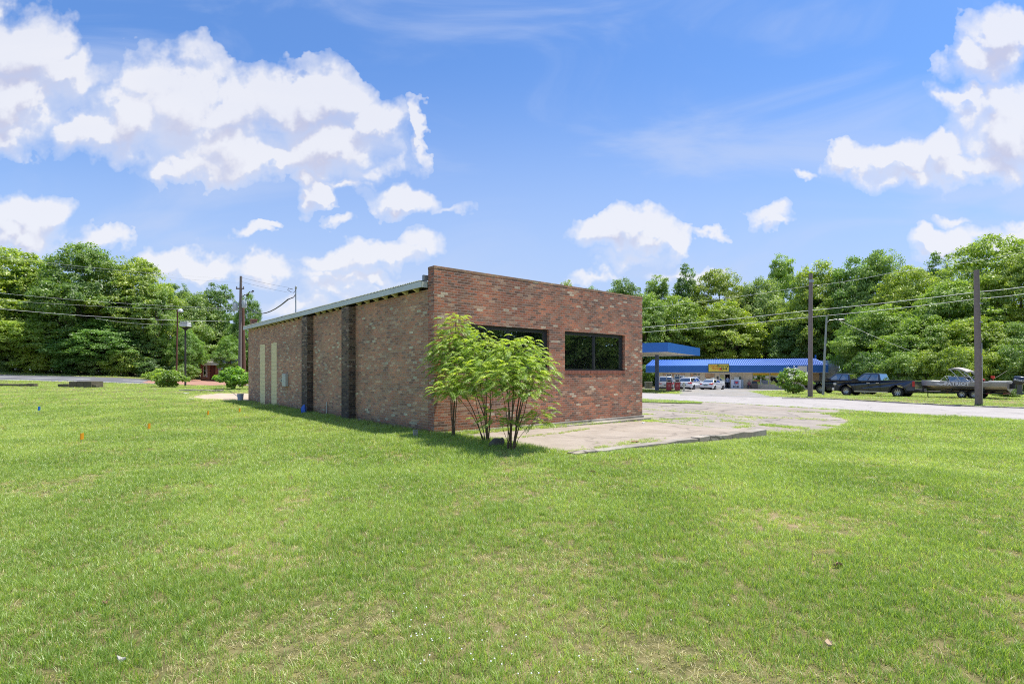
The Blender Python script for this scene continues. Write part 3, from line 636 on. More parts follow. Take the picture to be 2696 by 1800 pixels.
def make_grass():
    def samp(y0, y1, dens, um=1.22):
        Yc = np.linspace(y0, y1, 60); area = np.trapz(2*um*Yc + 1, Yc); n = int(area*dens)
        y = np.sqrt(rng.random(n)*(y1**2-y0**2) + y0**2); x = (rng.random(n)*2-1)*(um*y+.5); return x, y
    X = []; Y = []; S = []; H = []; T = []
    for (y0, y1, dn, sc) in ((1.6,4.2,900,.72),(4.2,6.5,620,.82),(6.5,9,400,1.0),(9,14,210,1.25),(14,22,100,1.6),(22,34,42,2.1),(34,50,17,3.0),(50,66,7,4.0)):
        x, y = samp(y0, y1, dn); X.append(x); Y.append(y); S.append(np.full(len(x), sc)); T.append(np.zeros(len(x)))
    x = np.concatenate(X); y = np.concatenate(Y); s = np.concatenate(S)
    ok = np.ones(len(x), bool)
    for poly, keep in ((slab_poly,.12),(lot_poly,.30),(road_poly,.05),(lroad_poly,.05),(drive_poly,.2),(dirt_poly,.35),(pave_poly,.1)):
        ins = in_poly(x, y, poly); d = dist_poly(x, y, poly)
        ok &= ~(ins & (d > keep*(.2+1.6*fbm(x, y, .8, 21))))
    ok &= ~in_poly(x, y, [tuple(bl(-.05,-.02)), tuple(bl(8.9,-.02)), tuple(bl(8.9,18.3)), tuple(bl(-.05,18.3))])
    isl = in_poly(x, y, island_poly)
    dry = .55*smoothn(fbm(x, y, 2.6, 40), .50, .72) * smoothn(y, 12, 4) * (.6+.4*smoothn(-x, -3, 2)) + .45*smoothn(fbm(x, y, .9, 44), .58, .74) + .18*smoothn(y, 8, 3)
    dry = np.clip(dry, 0, 1)
    ok &= rng.random(len(x)) > np.where(fbm(x, y, .45, 77) > .66, dry * .6, dry * .1)
    ok |= isl
    x, y, s, dry = x[ok], y[ok], s[ok], dry[ok]
    # long grass by the walls and the shrub, shorter mown elsewhere
    hgt = .86 + .24*fbm(x, y, 1.7, 50)
    tall = smoothn(fbm(x, y, .55, 60), .60, .8); hgt = hgt + .28*tall
    wl = np.abs((x-C0[0])*BF[0] + (y-C0[1])*BF[1]); alongL = (x-C0[0])*BL[0] + (y-C0[1])*BL[1]
    near_wall = (alongL > -1) & (((x-C0[0])*BF[0] + (y-C0[1])*BF[1]) < 0)
    hgt = np.where(near_wall, hgt + .55*np.exp(-wl/.45), hgt)
    dk = dist_poly(x, y, [tuple(bl(0,-4.75)), tuple(bl(8.4,-4.9))], False); hgt *= 1 - .55*np.exp(-(dk/.4)**2)*(.3+1.2*fbm(x, y, .5, 91))
    dsh = np.hypot(x+.9, y-11.6); hgt = hgt + .7*np.exp(-(dsh/1.6)**2)
    hgt *= (1 - .45*dry)
    hgt *= 1 - .55*smoothn(y, 20, 36)
    z = gz(x, y) + (fbm(x, y, 2.3, 5) - .5) * .05 * np.clip(1 - np.hypot(x, y) / 60, 0, 1) - .006
    z = np.where(in_poly(x, y, island_poly), z + .05, z)
    wx = []; wy = []; ws = []
    for pts, wd, n in weeds_px:
        W = [GP(*p) for p in pts]; L = [np.linalg.norm(b-a) for a, b in zip(W[:-1], W[1:])]; tot = sum(L)
        far = W[0][1] > 17
        for _ in range(int(n * (2.6 if not far else 4.0))):
            q = random.random()*tot; i = 0
            while i < len(L)-1 and q > L[i]: q -= L[i]; i += 1
            p = W[i] + (W[i+1]-W[i])*q/L[i]
            wx.append(p[0] + random.gauss(0, .09*wd)); wy.append(p[1] + random.gauss(0, .13*wd)); ws.append(random.uniform(.6, 1.3)*(1.5 if far else 1.0))
    wx = np.array(wx); wy = np.array(wy); ws = np.array(ws)
    insl = in_poly(wx, wy, slab_poly); wz = gz(wx, wy); bxc = (wx-C0[0])*BF[0]+(wy-C0[1])*BF[1]
    wz = np.where(insl, -.005-.013*np.clip(bxc,0,20), wz + .003)
    x = np.r_[x, wx]; y = np.r_[y, wy]; z = np.r_[z, wz]; s = np.r_[s, ws]; hgt = np.r_[hgt, np.full(len(wx), .55)]; dry = np.r_[dry, np.full(len(wx), .25)]
    n = len(x); print('grass clumps', n)
    me = bpy.data.meshes.new('lawn_grass'); me.vertices.add(n); me.vertices.foreach_set('co', np.c_[x, y, z].astype(np.float32).ravel())
    rot = np.c_[rng.normal(0,.10,n), rng.normal(0,.10,n), rng.random(n)*6.283].astype(np.float32)
    scl = np.c_[s, s, hgt*(.55+.45*s)].astype(np.float32)
    a = me.attributes.new('rot', 'FLOAT_VECTOR', 'POINT'); a.data.foreach_set('vector', rot.ravel())
    a = me.attributes.new('scl', 'FLOAT_VECTOR', 'POINT'); a.data.foreach_set('vector', scl.ravel())
    pick = np.where(rng.random(n) < .10 + dry*.70, 4 + rng.integers(0, 2, n), rng.integers(0, 4, n)).astype(np.int32)
    a = me.attributes.new('pick', 'INT', 'POINT'); a.data.foreach_set('value', pick)
    o = bpy.data.objects.new('lawn_grass', me); COL.objects.link(o); tag(o, 'short bright green lawn grass with dry patches', kind='stuff')
    # clump library: a collection kept out of the scene
    lib = bpy.data.collections.new('grass_clumps')
    MG = foliage_mat('grass_blades', (.06,.12,.02), (.23,.355,.065), (.60,.68,.25), trans=.5, gloss=.12, objtint=False, nscale=.45, nw=.24)
    MD = foliage_mat('dry_blades', (.34,.32,.11), (.52,.48,.21), (.74,.64,.40), trans=.35, gloss=.06, objtint=False, nscale=.8, nw=.2)
    for v in range(6):
        nb = 15 if v < 4 else 13; V = []; Fc = []
        for b in range(nb):
            r = .055*math.sqrt(random.random()); q = random.random()*6.283; bx, by = r*math.cos(q), r*math.sin(q)
            h = random.uniform(.035,.085) if v < 4 else random.uniform(.015,.050); w = random.uniform(.0018,.0036)
            if v == 3 and b < 3: h *= 1.7
            ld = random.random()*6.283; lean = random.uniform(.15,1.0)*h if v < 4 else random.uniform(.6,1.6)*h; fa = random.random()*6.283
            dx, dy = math.cos(fa)*w, math.sin(fa)*w; lx, ly = math.cos(ld)*lean, math.sin(ld)*lean; i = len(V)
            V += [(bx-dx,by-dy,0),(bx+dx,by+dy,0),(bx+dx*.8+lx*.35,by+dy*.8+ly*.35,h*.6),(bx-dx*.8+lx*.35,by-dy*.8+ly*.35,h*.6),(bx+lx,by+ly,h)]
            Fc += [(i,i+1,i+2,i+3),(i+3,i+2,i+4)]
        m = bpy.data.meshes.new('clump'); m.from_pydata(V, [], Fc); m.materials.append(MG if v < 4 else MD)
        lib.objects.link(bpy.data.objects.new('clump_%d' % v, m))
    ng = bpy.data.node_groups.new('scatter_grass', 'GeometryNodeTree')
    ng.interface.new_socket('Geometry', in_out='INPUT', socket_type='NodeSocketGeometry'); ng.interface.new_socket('Geometry', in_out='OUTPUT', socket_type='NodeSocketGeometry')
    gi = ng.nodes.new('NodeGroupInput'); go = ng.nodes.new('NodeGroupOutput'); ip = ng.nodes.new('GeometryNodeInstanceOnPoints'); ci = ng.nodes.new('GeometryNodeCollectionInfo')
    ci.inputs['Collection'].default_value = lib; ci.inputs['Separate Children'].default_value = True; ci.inputs['Reset Children'].default_value = True
    ip.inputs['Pick Instance'].default_value = True
    def na(nm, t):
        q = ng.nodes.new('GeometryNodeInputNamedAttribute'); q.data_type = t; q.inputs['Name'].default_value = nm; return next(s_ for s_ in q.outputs if s_.enabled and s_.name == 'Attribute')
    ng.links.new(gi.outputs[0], ip.inputs['Points']); ng.links.new(ci.outputs[0], ip.inputs['Instance'])
    ng.links.new(na('pick','INT'), ip.inputs['Instance Index']); ng.links.new(na('rot','FLOAT_VECTOR'), ip.inputs['Rotation']); ng.links.new(na('scl','FLOAT_VECTOR'), ip.inputs['Scale'])
    ng.links.new(ip.outputs[0], go.inputs[0])
    md = o.modifiers.new('scatter', 'NODES'); md.node_group = ng
def smoothn(v, a, b):
    t = np.clip((v-a)/(b-a), 0, 1); return t*t*(3-2*t)
make_grass()

# ---------------------------------------------------------------- trees
def leaves(cent, nrm, size, asp=.62, jit=.75, up=.35):
    """rhombic leaf-sized faces at points cent, facing roughly nrm"""
    n = len(cent); d = nrm + rng.normal(0, jit, (n, 3)); d[:, 2] += up; d /= np.linalg.norm(d, axis=1)[:, None] + 1e-9
    r = rng.normal(0, 1, (n, 3)); a = np.cross(d, r); a /= np.linalg.norm(a, axis=1)[:, None] + 1e-9; b = np.cross(d, a)
    s = (size * rng.uniform(.65, 1.35, n))[:, None]
    droop = d * s * .18
    return np.stack([cent + a*s, cent + b*s*asp - droop*0, cent - a*s - droop, cent - b*s*asp], 1)
def crown_pts(h, w, base, nclump, per, seed, top=.5, cr=.17, flat=.62, airy=0.0):
    """leaf clumps on an egg-shaped crown; returns centres, normals, clump centres"""
    r = np.random.default_rng(seed); cs = []; tries = 0
    hh = (h - base) / 2; cz = base + hh
    while len(cs) < nclump and tries < nclump*60:
        tries += 1
        v = r.normal(0, 1, 3); v /= np.linalg.norm(v); rad = r.uniform(.35, 1.0)**.45
        x, y, z = v * rad
        wz = (1 - .30*max(0, z)) if z > 0 else (1 - .25*abs(z)*(1-top))
        lob = 1 + .08*math.sin(3*math.atan2(y, x) + seed) + .55*mnoise.noise(Vector((v[0]*1.7+seed, v[1]*1.7, v[2]*1.7)))
        p = np.array((x*w/2*wz*lob, y*w/2*wz*lob, cz + z*hh*.90*(1 + .30*mnoise.noise(Vector((v[0]*2.3, v[1]*2.3+seed, v[2]))) if z > 0 else 1)))
        rr = cr * w * r.uniform(.55, 1.25)
        if all(np.linalg.norm((p - c[0]) / np.array((1, 1, .75))) > (rr + c[1])*.42 for c in cs): cs.append((p, rr, v))
    C = []; Nn = []
    for (p, rr, v) in cs:
        k = int(per * (rr/(cr*w))**2)
        q = r.normal(0, 1, (k, 3)); q /= np.linalg.norm(q, axis=1)[:, None]; q[:, 2] = np.where(q[:, 2] < -.35, -q[:, 2], q[:, 2])
        rad = r.uniform(.25, 1.0, k)**.4
        bump = 1 + .25*np.sin(q[:, 0]*7 + p[0]*3)*np.sin(q[:, 1]*6 + p[1]*2) + .15*np.sin(q[:, 2]*9 + p[2])
        pos = p + q * (rad * rr * bump)[:, None] * np.array((1, 1, flat))
        C.append(pos); Nn.append(q*.7 + v*.3 + np.array((0, 0, .2)))
    for _ in range(int(len(cs)*.9)):        # small sprigs breaking the outline
        v = r.normal(0, 1, 3); v[2] = abs(v[2])*.9 if r.random() < .75 else v[2]; v /= np.linalg.norm(v); rd = r.uniform(.84, .98); p = np.array((v[0]*w/2*rd*.92, v[1]*w/2*rd*.92, cz + v[2]*hh*rd))
        k = int(per*.16); C.append(p + r.normal(0, 1, (k, 3))*cr*w*np.array((.26, .26, .17))); Nn.append(np.tile(v, (k, 1)))
    return np.concatenate(C), np.concatenate(Nn), cs
TREEMESH = {}
def tree_meshes(kind):
    if kind in TREEMESH: return TREEMESH[kind]
    spec = {  # h, w, base, clumps, per, leaf size, crown radius share, flat
        'round':  (15, 11, 1.2, 215, 250, .12, .088, .66), 'tall':   (17, 8.5, 1.2, 205, 230, .12, .10, .75),
        'layer':  (15, 12, 2.0, 205, 250, .12, .09, .45), 'loose':  (14, 9, 2.2, 105, 220, .12, .095, .60),
        'dense':  (13, 12, .4, 240, 240, .118, .085, .66), 'spire':  (16, 6, 1.5, 125, 200, .118, .13, .9),
        'bush':   (4.2, 6, .0, 92, 200, .092, .11, .65)}[kind]
    h, w, base, nc, per, ls, cr, flat = spec; seed = sum(map(ord, kind))
    c, n, cs = crown_pts(h, w, base, nc, per, seed, cr=cr, flat=flat)
    V = leaves(c, n, ls, jit=.55); me = quads_mesh('crown', V, [M_LEAF])
    mb = MB(); tr = .022*h
    hgt = h*.78; pts = [(math.sin(i*.9+seed)*.12*i*.3, math.cos(i*1.1+seed)*.12*i*.3, hgt*i/6) for i in range(7)]
    if kind != 'bush':
        mb.tube(pts, [tr*1.25, tr, tr*.85, tr*.7, tr*.5, tr*.35, tr*.15], 8)
        for (p, rr, v) in cs[:26]:
            z0 = max(base*.8, p[2]*.55 - .5); i = min(5, int(z0/hgt*6)); q = Vector(pts[i]).lerp(Vector(pts[i+1]), z0/hgt*6 - i); e = Vector(p)
            mid = q.lerp(e, .5) + Vector((0, 0, -.05*h*.3)); mb.tube([q, mid, e], [tr*.32, tr*.2, tr*.06], 5, cap=False)
    else:
        for k in range(9):
            a = k*.7; mb.tube([(0,0,0), (math.cos(a)*.5, math.sin(a)*.5, 1.2), (math.cos(a)*1.6, math.sin(a)*1.6, 2.9)], [.06,.045,.015], 5, cap=False)
    o = mb.build('trunk', M_BARK); tm = o.data; bpy.data.objects.remove(o)
    TREEMESH[kind] = (me, tm, h, w); return TREEMESH[kind]
GREEN = (1, 1, 1, 1)
def tree(kind, px, topy, wpx, Y, label, tint=(1,1,1), name='deciduous_tree', group='trees along the edge of the woods', cat='tree', sink=.15, rz=None):
    if px < 430 and Y < 66: Y += 5 if kind != 'bush' else 3
    me, tm, h, w = tree_meshes(kind); x = PX(px, Y); z0 = g1(x, Y) - sink
    H = CAMH + (HY - topy)/F*Y - z0; W = wpx/F*Y
    t = thing(name, label, cat, (x, Y, z0), random.random()*6.28 if rz is None else rz, group)
    t.scale = (W/w, W/w, H/h)
    for nm, m in (('trunk', tm), ('crown', me)):
        o = bpy.data.objects.new(nm, m); COL.objects.link(o); o.parent = t; o.color = (*tint, 1)
    return t
YG = (1.25,1.15,.8); DG = (.62,.75,.75); MG_ = (.95,1,.95); GG = (1.05,1.05,1.25); BG = (.75,.95,.9)
GL = 'trees beyond the side road'; GR = 'trees behind the store and the parked boat'
# left woods
tree('layer', -10, 648, 330, 62, 'big leafy tree cut by the left edge of the photo, broad light green crown', YG, group=GL)
tree('round', 118, 690, 190, 68, 'darker tree in the dip between the leftmost crown and the tallest dark crown', DG, group=GL)
tree('round', 228, 636, 240, 66, 'tallest tree of the left woods with a dark rounded top', (.7,.8,.7), group=GL)
tree('layer', 345, 676, 230, 64, 'light green layered tree on the right shoulder of the left woods', YG, group=GL)
tree('loose', 415, 742, 120, 67, 'small tree at the right end of the big left woods crown line', MG_, group=GL)
tree('loose', 468, 742, 110, 79, 'thin open-topped tree above the two thin light poles', DG, group=GL)
tree('dense', 515, 772, 165, 78, 'wide grey-green tree behind the thin light poles', GG, group=GL)
tree('loose', 578, 742, 110, 80, 'sparse tree with a ragged top just left of the transformer pole', DG, group=GL)
tree('round', 655, 768, 80, 71, 'dark tree showing between the transformer pole and the brick building', (.7,.85,.7), group=GL)
tree('dense', 572, 850, 190, 79, 'low spreading tree right behind the roof of the small brick house', GG, group=GL)
tree('dense', 492, 868, 88, 66, 'low tree hugging the left side of the small brick house', (.8,.95,.85), group=GL)
tree('round', 606, 880, 78, 66.5, 'low tree covering the right part of the small brick house', (.85,1,.85), group=GL)
tree('dense', 150, 815, 260, 61, 'lower bright tree in front of the tallest dark crown of the left woods', (1.1,1.1,.85), group=GL)
tree('round', 20, 790, 230, 59.5, 'low bright green tree by the left edge, in front of the big leafy one', YG, group=GL)
tree('dense', 275, 840, 230, 60.8, 'dark bluish green low tree in the middle of the left woods', BG, group=GL)
tree('round', 395, 870, 150, 62.5, 'low green tree left of the thin light poles with foliage to the ground', MG_, group=GL)
tree('tall', 300, 760, 190, 70, 'dark tree deep in the left woods filling the gap below the light green shoulder', DG, group=GL)
tree('tall', 60, 720, 200, 72, 'dark tree deep in the left woods behind the leftmost crowns', DG, group=GL)
for i, (px, ty, w, Y, lb, tn) in enumerate([(30,930,90,60.5,'pale green bush at the foot of the left woods, nearest the left edge',GG),(110,925,110,60.4,'bright green bush at the foot of the left woods beside the pale one',YG),
        (200,925,110,60.6,'dark bluish bush at the foot of the left woods above the stone step block',BG),(262,935,90,60.8,'grey-green bush at the foot of the left woods, right of the bluish one',GG),
        (330,915,100,61.2,'light bush with upright leaves at the foot of the woods',YG),(488,958,70,62,'low round bush behind the lamp posts by the small brick house',MG_),(395,940,90,61.8,'dark bush at the right foot of the left woods',DG)]):
    tree('bush', px, ty, w, Y, lb, tn, name='bush', group='bushes at the foot of the left woods', cat='bush')
# right woods
RT = [('tall',1490,733,75,100,'distant treetop that shows just above the parapet, left of centre',YG),('round',1555,752,110,96,'dark rounded treetop peeping above the sloping parapet top',DG),
 ('round',1640,730,150,92,'dark rounded tree right above the right corner of the brick building',(.7,.8,.8)),
 ('tall',1730,718,95,95,'narrow leafy tree right of the brick corner with a blunt top',MG_),('spire',1806,700,85,96,'pointed tree top to the left of the wide brownish crown',DG),
 ('layer',1895,706,185,92,'wide flat-topped tree with brownish sprigs behind the blue canopy store',(1.05,.95,.75)),
 ('tall',2058,662,100,92,'tallest narrow bright tree standing out left of the first wooden pole',(1.1,1.15,.8)),
 ('dense',2000,735,170,88,'grey-green tree with pale leaves behind the store roof',(1.15,1.1,1.5)),
 ('round',1780,775,170,86,'bright green tree behind the left part of the store roof',(1.1,1.1,.85)),
 ('round',1700,770,160,84,'tree filling the space just right of the brick building corner',MG_),
 ('round',1905,790,190,84,'light green tree directly above the yellow store sign',YG),
 ('round',2160,682,180,86,'full rounded tree behind the top of the first wooden pole',YG),
 ('round',2250,672,170,82,'dark green rounded tree right of the first wooden pole',(.75,.9,.8)),
 ('layer',2325,655,160,78,'tree with a feathery lopsided top midway between the two wooden poles',MG_),
 ('layer',2395,700,190,72,'light green mounded tree midway in the right woods',YG),
 ('spire',2468,668,95,78,'small dark pointed treetop left of the high right crown',DG),
 ('layer',2600,618,260,62,'highest tree at the right edge with wide feathery yellow-green top',(1.2,1.15,.85)),
 ('round',2500,735,210,60,'broad tree behind the second wooden pole',MG_),
 ('layer',2690,660,180,58,'tree cut by the right edge of the photo above the outboard motor',YG),
 ('dense',2110,815,170,78,'dark lower tree above the white block store wall',DG),
 ('dense',2275,810,150,69,'dark green lower tree behind the dark pickups',(.7,.85,.7)),
 ('round',2330,800,200,64,'green lower tree behind the pickup bed',MG_),
 ('dense',2440,835,210,58,'low spreading tree behind the boat bow',(1.0,1.05,.8)),
 ('round',2570,830,190,54,'yellow-green lower tree behind the boat windshield and second pole',YG),
 ('dense',2680,850,170,52,'low tree behind the outboard motor',MG_),
 ('tall',2140,760,150,90,'dark tree deep in the right woods above the street lamp',DG),
 ('tall',2400,780,200,76,'dark tree deep in the right woods above the pickup bed',DG),
 ('tall',2560,740,200,70,'dark tree deep in the right woods between pole and right edge',DG),
 ('dense',1720,850,190,90,'dark low tree behind the left end of the blue canopy',DG),
 ('dense',1860,855,200,90,'dark low tree between the blue canopy and the yellow sign',DG),
 ('dense',1990,850,180,89,'dark low tree behind the right half of the store roof',DG)]
for k, px, ty, w, Y, lb, tn in RT:
    if 1600 < px < 2130 and Y > 77: Y += 10
    tree(k, px, ty, w, Y, lb, tn, group=GR)
for (px, ty, w, Y, lb, tn) in [(2290,925,110,58,'dark bush behind the hood of the nearer pickup',DG),(2385,925,110,54,'green bush behind the tailgate of the nearer pickup',MG_),(2455,925,110,52,'bright bush left of the boat windshield',YG),
        (2520,910,110,50,'bright yellow-green bush behind the boat canopy frame',(1.3,1.2,.8)),(2600,925,110,49,'bush behind the red flag on the boat',YG),(2670,905,120,48,'bush directly behind the outboard motor',MG_),(2760,900,140,46,'bush beyond the motor at the right edge of the photo',MG_),
        (2245,955,70,66,'dark bush at the end of the white block wall',DG),(1690,960,70,84,'dark bush between the brick corner and the store',DG),(2655,1022,60,40,'weedy bush in front of the boat stern below the motor',MG_)]:
    tree('bush', px, ty, w, Y, lb, tn, name='bush', group='bushes behind the boat and pickups', cat='bush')
def undergrowth(name, label, x0, x1, yf, h, n):
    x = rng.uniform(x0, x1, n); y = yf(x) + rng.normal(0, 1.2, n); hh = h*(.55+.6*fbm(x, y, 3.0, 33)); z = gz(x, y) + rng.random(n)**.8*hh
    me = quads_mesh(name, leaves(np.c_[x, y, z], np.tile((0,-1.,.4), (n,1)), .2, jit=.6), [M_LEAF]); o = bpy.data.objects.new(name, me); COL.objects.link(o); o.color = (.7,.85,.75,1); tag(o, label, kind='stuff')
undergrowth('undergrowth', 'dark leafy undergrowth closing the foot of the left woods', -100, -27, lambda x: 76 + 0*x, 5.0, 16000)
undergrowth('undergrowth', 'dark leafy undergrowth closing the foot of the right woods', 16, 80, lambda x: np.where(x < 45, 100-.1*x, 96-.75*(x-45)), 5.0, 14000)
# trees past the right edge, seen mirrored in the front windows
for (x, y, hh, ww, kd, lb) in ((44,6,16,15,'round','tall round tree mirrored in the left half of the right front window'),(50,-6,17,14,'layer','layered tree beyond the right edge, mirrored low in the left front window'),(42,17,15,14,'dense','dense tree mirrored in the right half of the right front window'),
        (52,26,17,14,'round','tree beyond the right edge, mirrored at the right end of the windows'),(50,12,19,14,'tall','tallest mirrored tree, dark and narrow behind the others beyond the right edge'),(48,-18,17,14,'dense','dense tree mirrored at the left end of the left front window'),
        (25,-2.5,3.6,4.2,'bush','pale green bush mirrored low in the left pane of the right front window'),(28,3.2,3.3,3.4,'bush','left one of two bushes mirrored low in the right pane of the right window'),(30,6.5,3.6,3.4,'bush','right one of two bushes mirrored low in the right pane of the right window'),(34,-9,3.6,5,'bush','bush beyond the right edge mirrored in the left front window')):
    me, tm, h, w = tree_meshes(kd); t = thing('bush' if kd == 'bush' else 'deciduous_tree', lb, 'bush' if kd == 'bush' else 'tree', (x, y, g1(x, y)-.1), random.random()*6, 'plants mirrored in the windows')
    t.scale = (ww/w, ww/w, hh/h)
    for nm, m in (('trunk', tm), ('crown', me)):
        o = bpy.data.objects.new(nm, m); COL.objects.link(o); o.parent = t
for (x, y, sc_, lb_) in ((40,1,5,'level with the camera'),(41,-12,5.5,'behind the camera, nearer of two'),(40,12,5,'just ahead of the camera'),(43,22,5,'farthest ahead'),(44,-20,5.5,'farthest behind the camera')):
    me, tm, h, w = tree_meshes('bush'); t = thing('bush', 'undergrowth bush beyond the right edge, %s' % lb_, 'bush', (x, y, g1(x, y)-.1), random.random()*6, 'undergrowth beyond the right edge')
    t.scale = (sc_/w*2, sc_/w*2, 1.3)
    for nm, m in (('trunk', tm), ('crown', me)):
        o = bpy.data.objects.new(nm, m); COL.objects.link(o); o.parent = t

# ---------------------------------------------------------------- compound-leaved shrubs in front of the corner
def fronds(base, dirs, L, tipv, nleaf=12, droop=.50, lw=.26):
    """pinnate leaves: returns quads and tip attribute. base (n,3), dirs (n,3) horizontal-ish"""
    Q = []; T = []; RA = []
    for b, d, l, tv in zip(base, dirs, L, tipv):
        d = d/np.linalg.norm(d); side = np.cross(d, (0,0,1)); side /= np.linalg.norm(side)+1e-9; path = []
        for k in range(nleaf+2):
            t = (k+1)/(nleaf+2); path.append(b + d*l*t*(1-.12*t) + np.array((0,0,-1))*l*droop*t*t)
        RA.append([b, path[nleaf//2], path[-1]])
        for k in range(1, nleaf+2):
            p = path[k]; tg = path[k]-path[k-1]; tg = tg/np.linalg.norm(tg); ll = l*.25*math.sin(math.pi*(.22+.70*k/(nleaf+2)))**.7
            for sg in ((-1, 1) if k <= nleaf else (0,)):
                a = side*sg*.93 + tg*(.42 if sg else 1) + np.array((0,0,-.38)) + rng.normal(0,.12,3); a /= np.linalg.norm(a)
                nrm = np.cross(a, tg if sg else side); nrm /= np.linalg.norm(nrm)+1e-9; wv = np.cross(a, nrm); w = ll*lw*.55
                Q.append([p, p + a*ll*.42 + wv*w, p + a*ll, p + a*ll*.42 - wv*w]); T += [tv]*4
    return np.array(Q), np.array(T), RA
def shrub(name, label, base_px, base_y, stems, seed, frn=13, L0=.37):
    """stems: list of (px_top, py_top, depth offset, radius, crown depth m)"""
    r = random.Random(seed); b = GP(base_px, base_y); bz = g1(*b); Yb = b[1]
    t = thing(name, label, 'shrub', (b[0], b[1], bz)); org = np.array((b[0], b[1], bz))
    B = []; Dd = []; Ls = []; Tv = []; twigs = []
    for (px, py, dy, rad, depth) in stems:
        Y = Yb + dy; top = np.array(P(px, py, Y)) - org; q = r.random()*6.28
        root = np.array((math.cos(q)*.10*r.random()+top[0]*.04, math.sin(q)*.08, -.03))
        mid = root*.55 + top*.45 + np.array((-top[0]*.14, -dy*.1, .10*top[2])); k = 7; pts = []
        for i in range(k):
            s = i/(k-1); p = (1-s)**2*root + 2*s*(1-s)*mid + s*s*top + np.array((r.gauss(0,.012), r.gauss(0,.012), 0))*(1 if 0 < i < k-1 else 0); pts.append(p)
        MB_ = MB(); MB_.tube([Vector(p) for p in pts], [rad*(1-.75*i/(k-1)) for i in range(k)], 6); o = MB_.build('stem', M_STEM, t, smooth=True)
        # leaf whorls from the top down
        z = 0.0; nl = max(3, int(depth/.15))
        for j in range(nl):
            s = 1 - (j/nl)*depth/np.linalg.norm(top-root); s = max(.2, min(1, s)); i = min(k-2, int(s*(k-1))); f = s*(k-1)-i; p = pts[i]*(1-f)+pts[i+1]*f
            m = int(frn*1.4) if j else frn
            for e in range(m):
                a = e*2.4 + j*1.1 + r.random()*.6; reach = (.13 + .29*min(1, j/2.0))*r.uniform(.3,1.25)
                off = np.array((math.cos(a)*reach, math.sin(a)*reach, r.uniform(-.10,.10)-reach*.12))
                B.append(p+off); el = .55 - .4*min(1, j/3) + r.gauss(0,.15); Dd.append(np.array((math.cos(a+r.gauss(0,.35)), math.sin(a+r.gauss(0,.35)), el)))
                Ls.append(L0*r.uniform(.55,1.0)); Tv.append(max(0, (.65 if j == 0 else .35 if j == 1 else .08 if j < 4 else .0) + r.uniform(-.3,.15)))
                if reach > .15 and e % 2 == 0: twigs.append((p, p+off))
    Q, T, RA = fronds(np.array(B), np.array(Dd), Ls, Tv)
    me = quads_mesh('foliage', Q, [M_SHRUB], {'tip': T}); o = bpy.data.objects.new('foliage', me); COL.objects.link(o); o.parent = t
    mb = MB()
    for a, c in twigs: mb.tube([Vector(a), Vector(c)], [.005,.003], 4, cap=False)
    for q in RA: mb.tube([Vector(v) for v in q], [.003,.002,.001], 3, cap=False)
    mb.build('leaf_stalk', pm('green_stalk', (.20,.22,.07), .7), t, fixn=False)
    return t
shrub('sumac_sapling', 'tall single-stemmed sapling with bright yellow-green top, left of the clump at the brick corner', 1192, 1153,
      [(1200,832,.35,.026,1.5),(1182,880,.15,.014,.9),(1222,872,.4,.014,.9),(1192,900,.0,.012,.8),(1175,985,-.05,.010,.6),(1210,1002,-.2,.008,.5)], 3, 15)
shrub('sumac_shrub', 'many-stemmed feathery shrub leaning left, middle clump in front of the brick wall', 1285, 1168,
      [(1190,985,-.2,.016,.55),(1215,945,.1,.018,.7),(1245,905,.4,.02,.8),(1275,880,.6,.022,.9),(1300,905,.2,.018,.8),(1230,980,-.4,.014,.6),(1262,960,-.4,.014,.6),(1178,1010,-.3,.012,.4),(1305,960,-.3,.012,.6)], 5, 11)
shrub('sumac_shrub', 'widest feathery shrub with dark arching stems, right clump hiding the left front window', 1345, 1186,
      [(1325,912,.3,.022,.8),(1358,893,.4,.024,.9),(1388,895,.5,.022,.8),(1408,925,.2,.020,.7),(1420,948,0,.018,.6),(1412,990,-.3,.016,.5),(1375,950,-.3,.016,.7),(1340,960,-.4,.014,.7),(1395,1000,-.4,.014,.5),(1310,985,-.4,.012,.4),(1300,1085,-.1,.008,.3),(1425,1085,.2,.008,.25)], 8, 11)
def leafy_bush(name, label, px, py, wpx, hpx, tint, seed, flowers=0, cat='bush', group=None, ls=.06):
    b = GP(px, py); Yb = b[1]; H = hpx/F*Yb; W = wpx/F*Yb; t = thing(name, label, cat, (b[0], b[1], g1(*b)-.03), 0, group)
    c, n, cs = crown_pts(H, W*.92, H*.02, 34, 170, seed, cr=.15, flat=.8); V = leaves(c, n, ls, asp=.5)
    me = quads_mesh('foliage', V, [M_LEAF]); o = bpy.data.objects.new('foliage', me); COL.objects.link(o); o.parent = t; o.color = (*tint, 1)
    mb = MB()
    for k in range(10):
        a = k*.63+seed; mb.tube([(0,0,0),(math.cos(a)*W*.1,math.sin(a)*W*.1,H*.4),(math.cos(a)*W*.3,math.sin(a)*W*.3,H*.8)], [.03,.02,.008], 5, cap=False)
    mb.build('stem', M_STEM, t)
    if flowers:
        k = flowers; top = [q for q in cs if q[0][2] > H*.45] ; C = []
        for _ in range(k):
            q = random.choice(top); d = np.array((random.gauss(0,.6), random.gauss(0,.6)-.3, random.uniform(.3,1.2))); d /= np.linalg.norm(d)
            cc = q[0] + d*q[1]*.95; C.append(cc + rng.normal(0, .07, (26, 3)))
        C = np.concatenate(C); V = leaves(C, np.tile((0,0,1.), (len(C),1)), .045, asp=.8)
        me = quads_mesh('blossom', V, [M_FLOW]); o = bpy.data.objects.new('blossom', me); COL.objects.link(o); o.parent = t
    return t
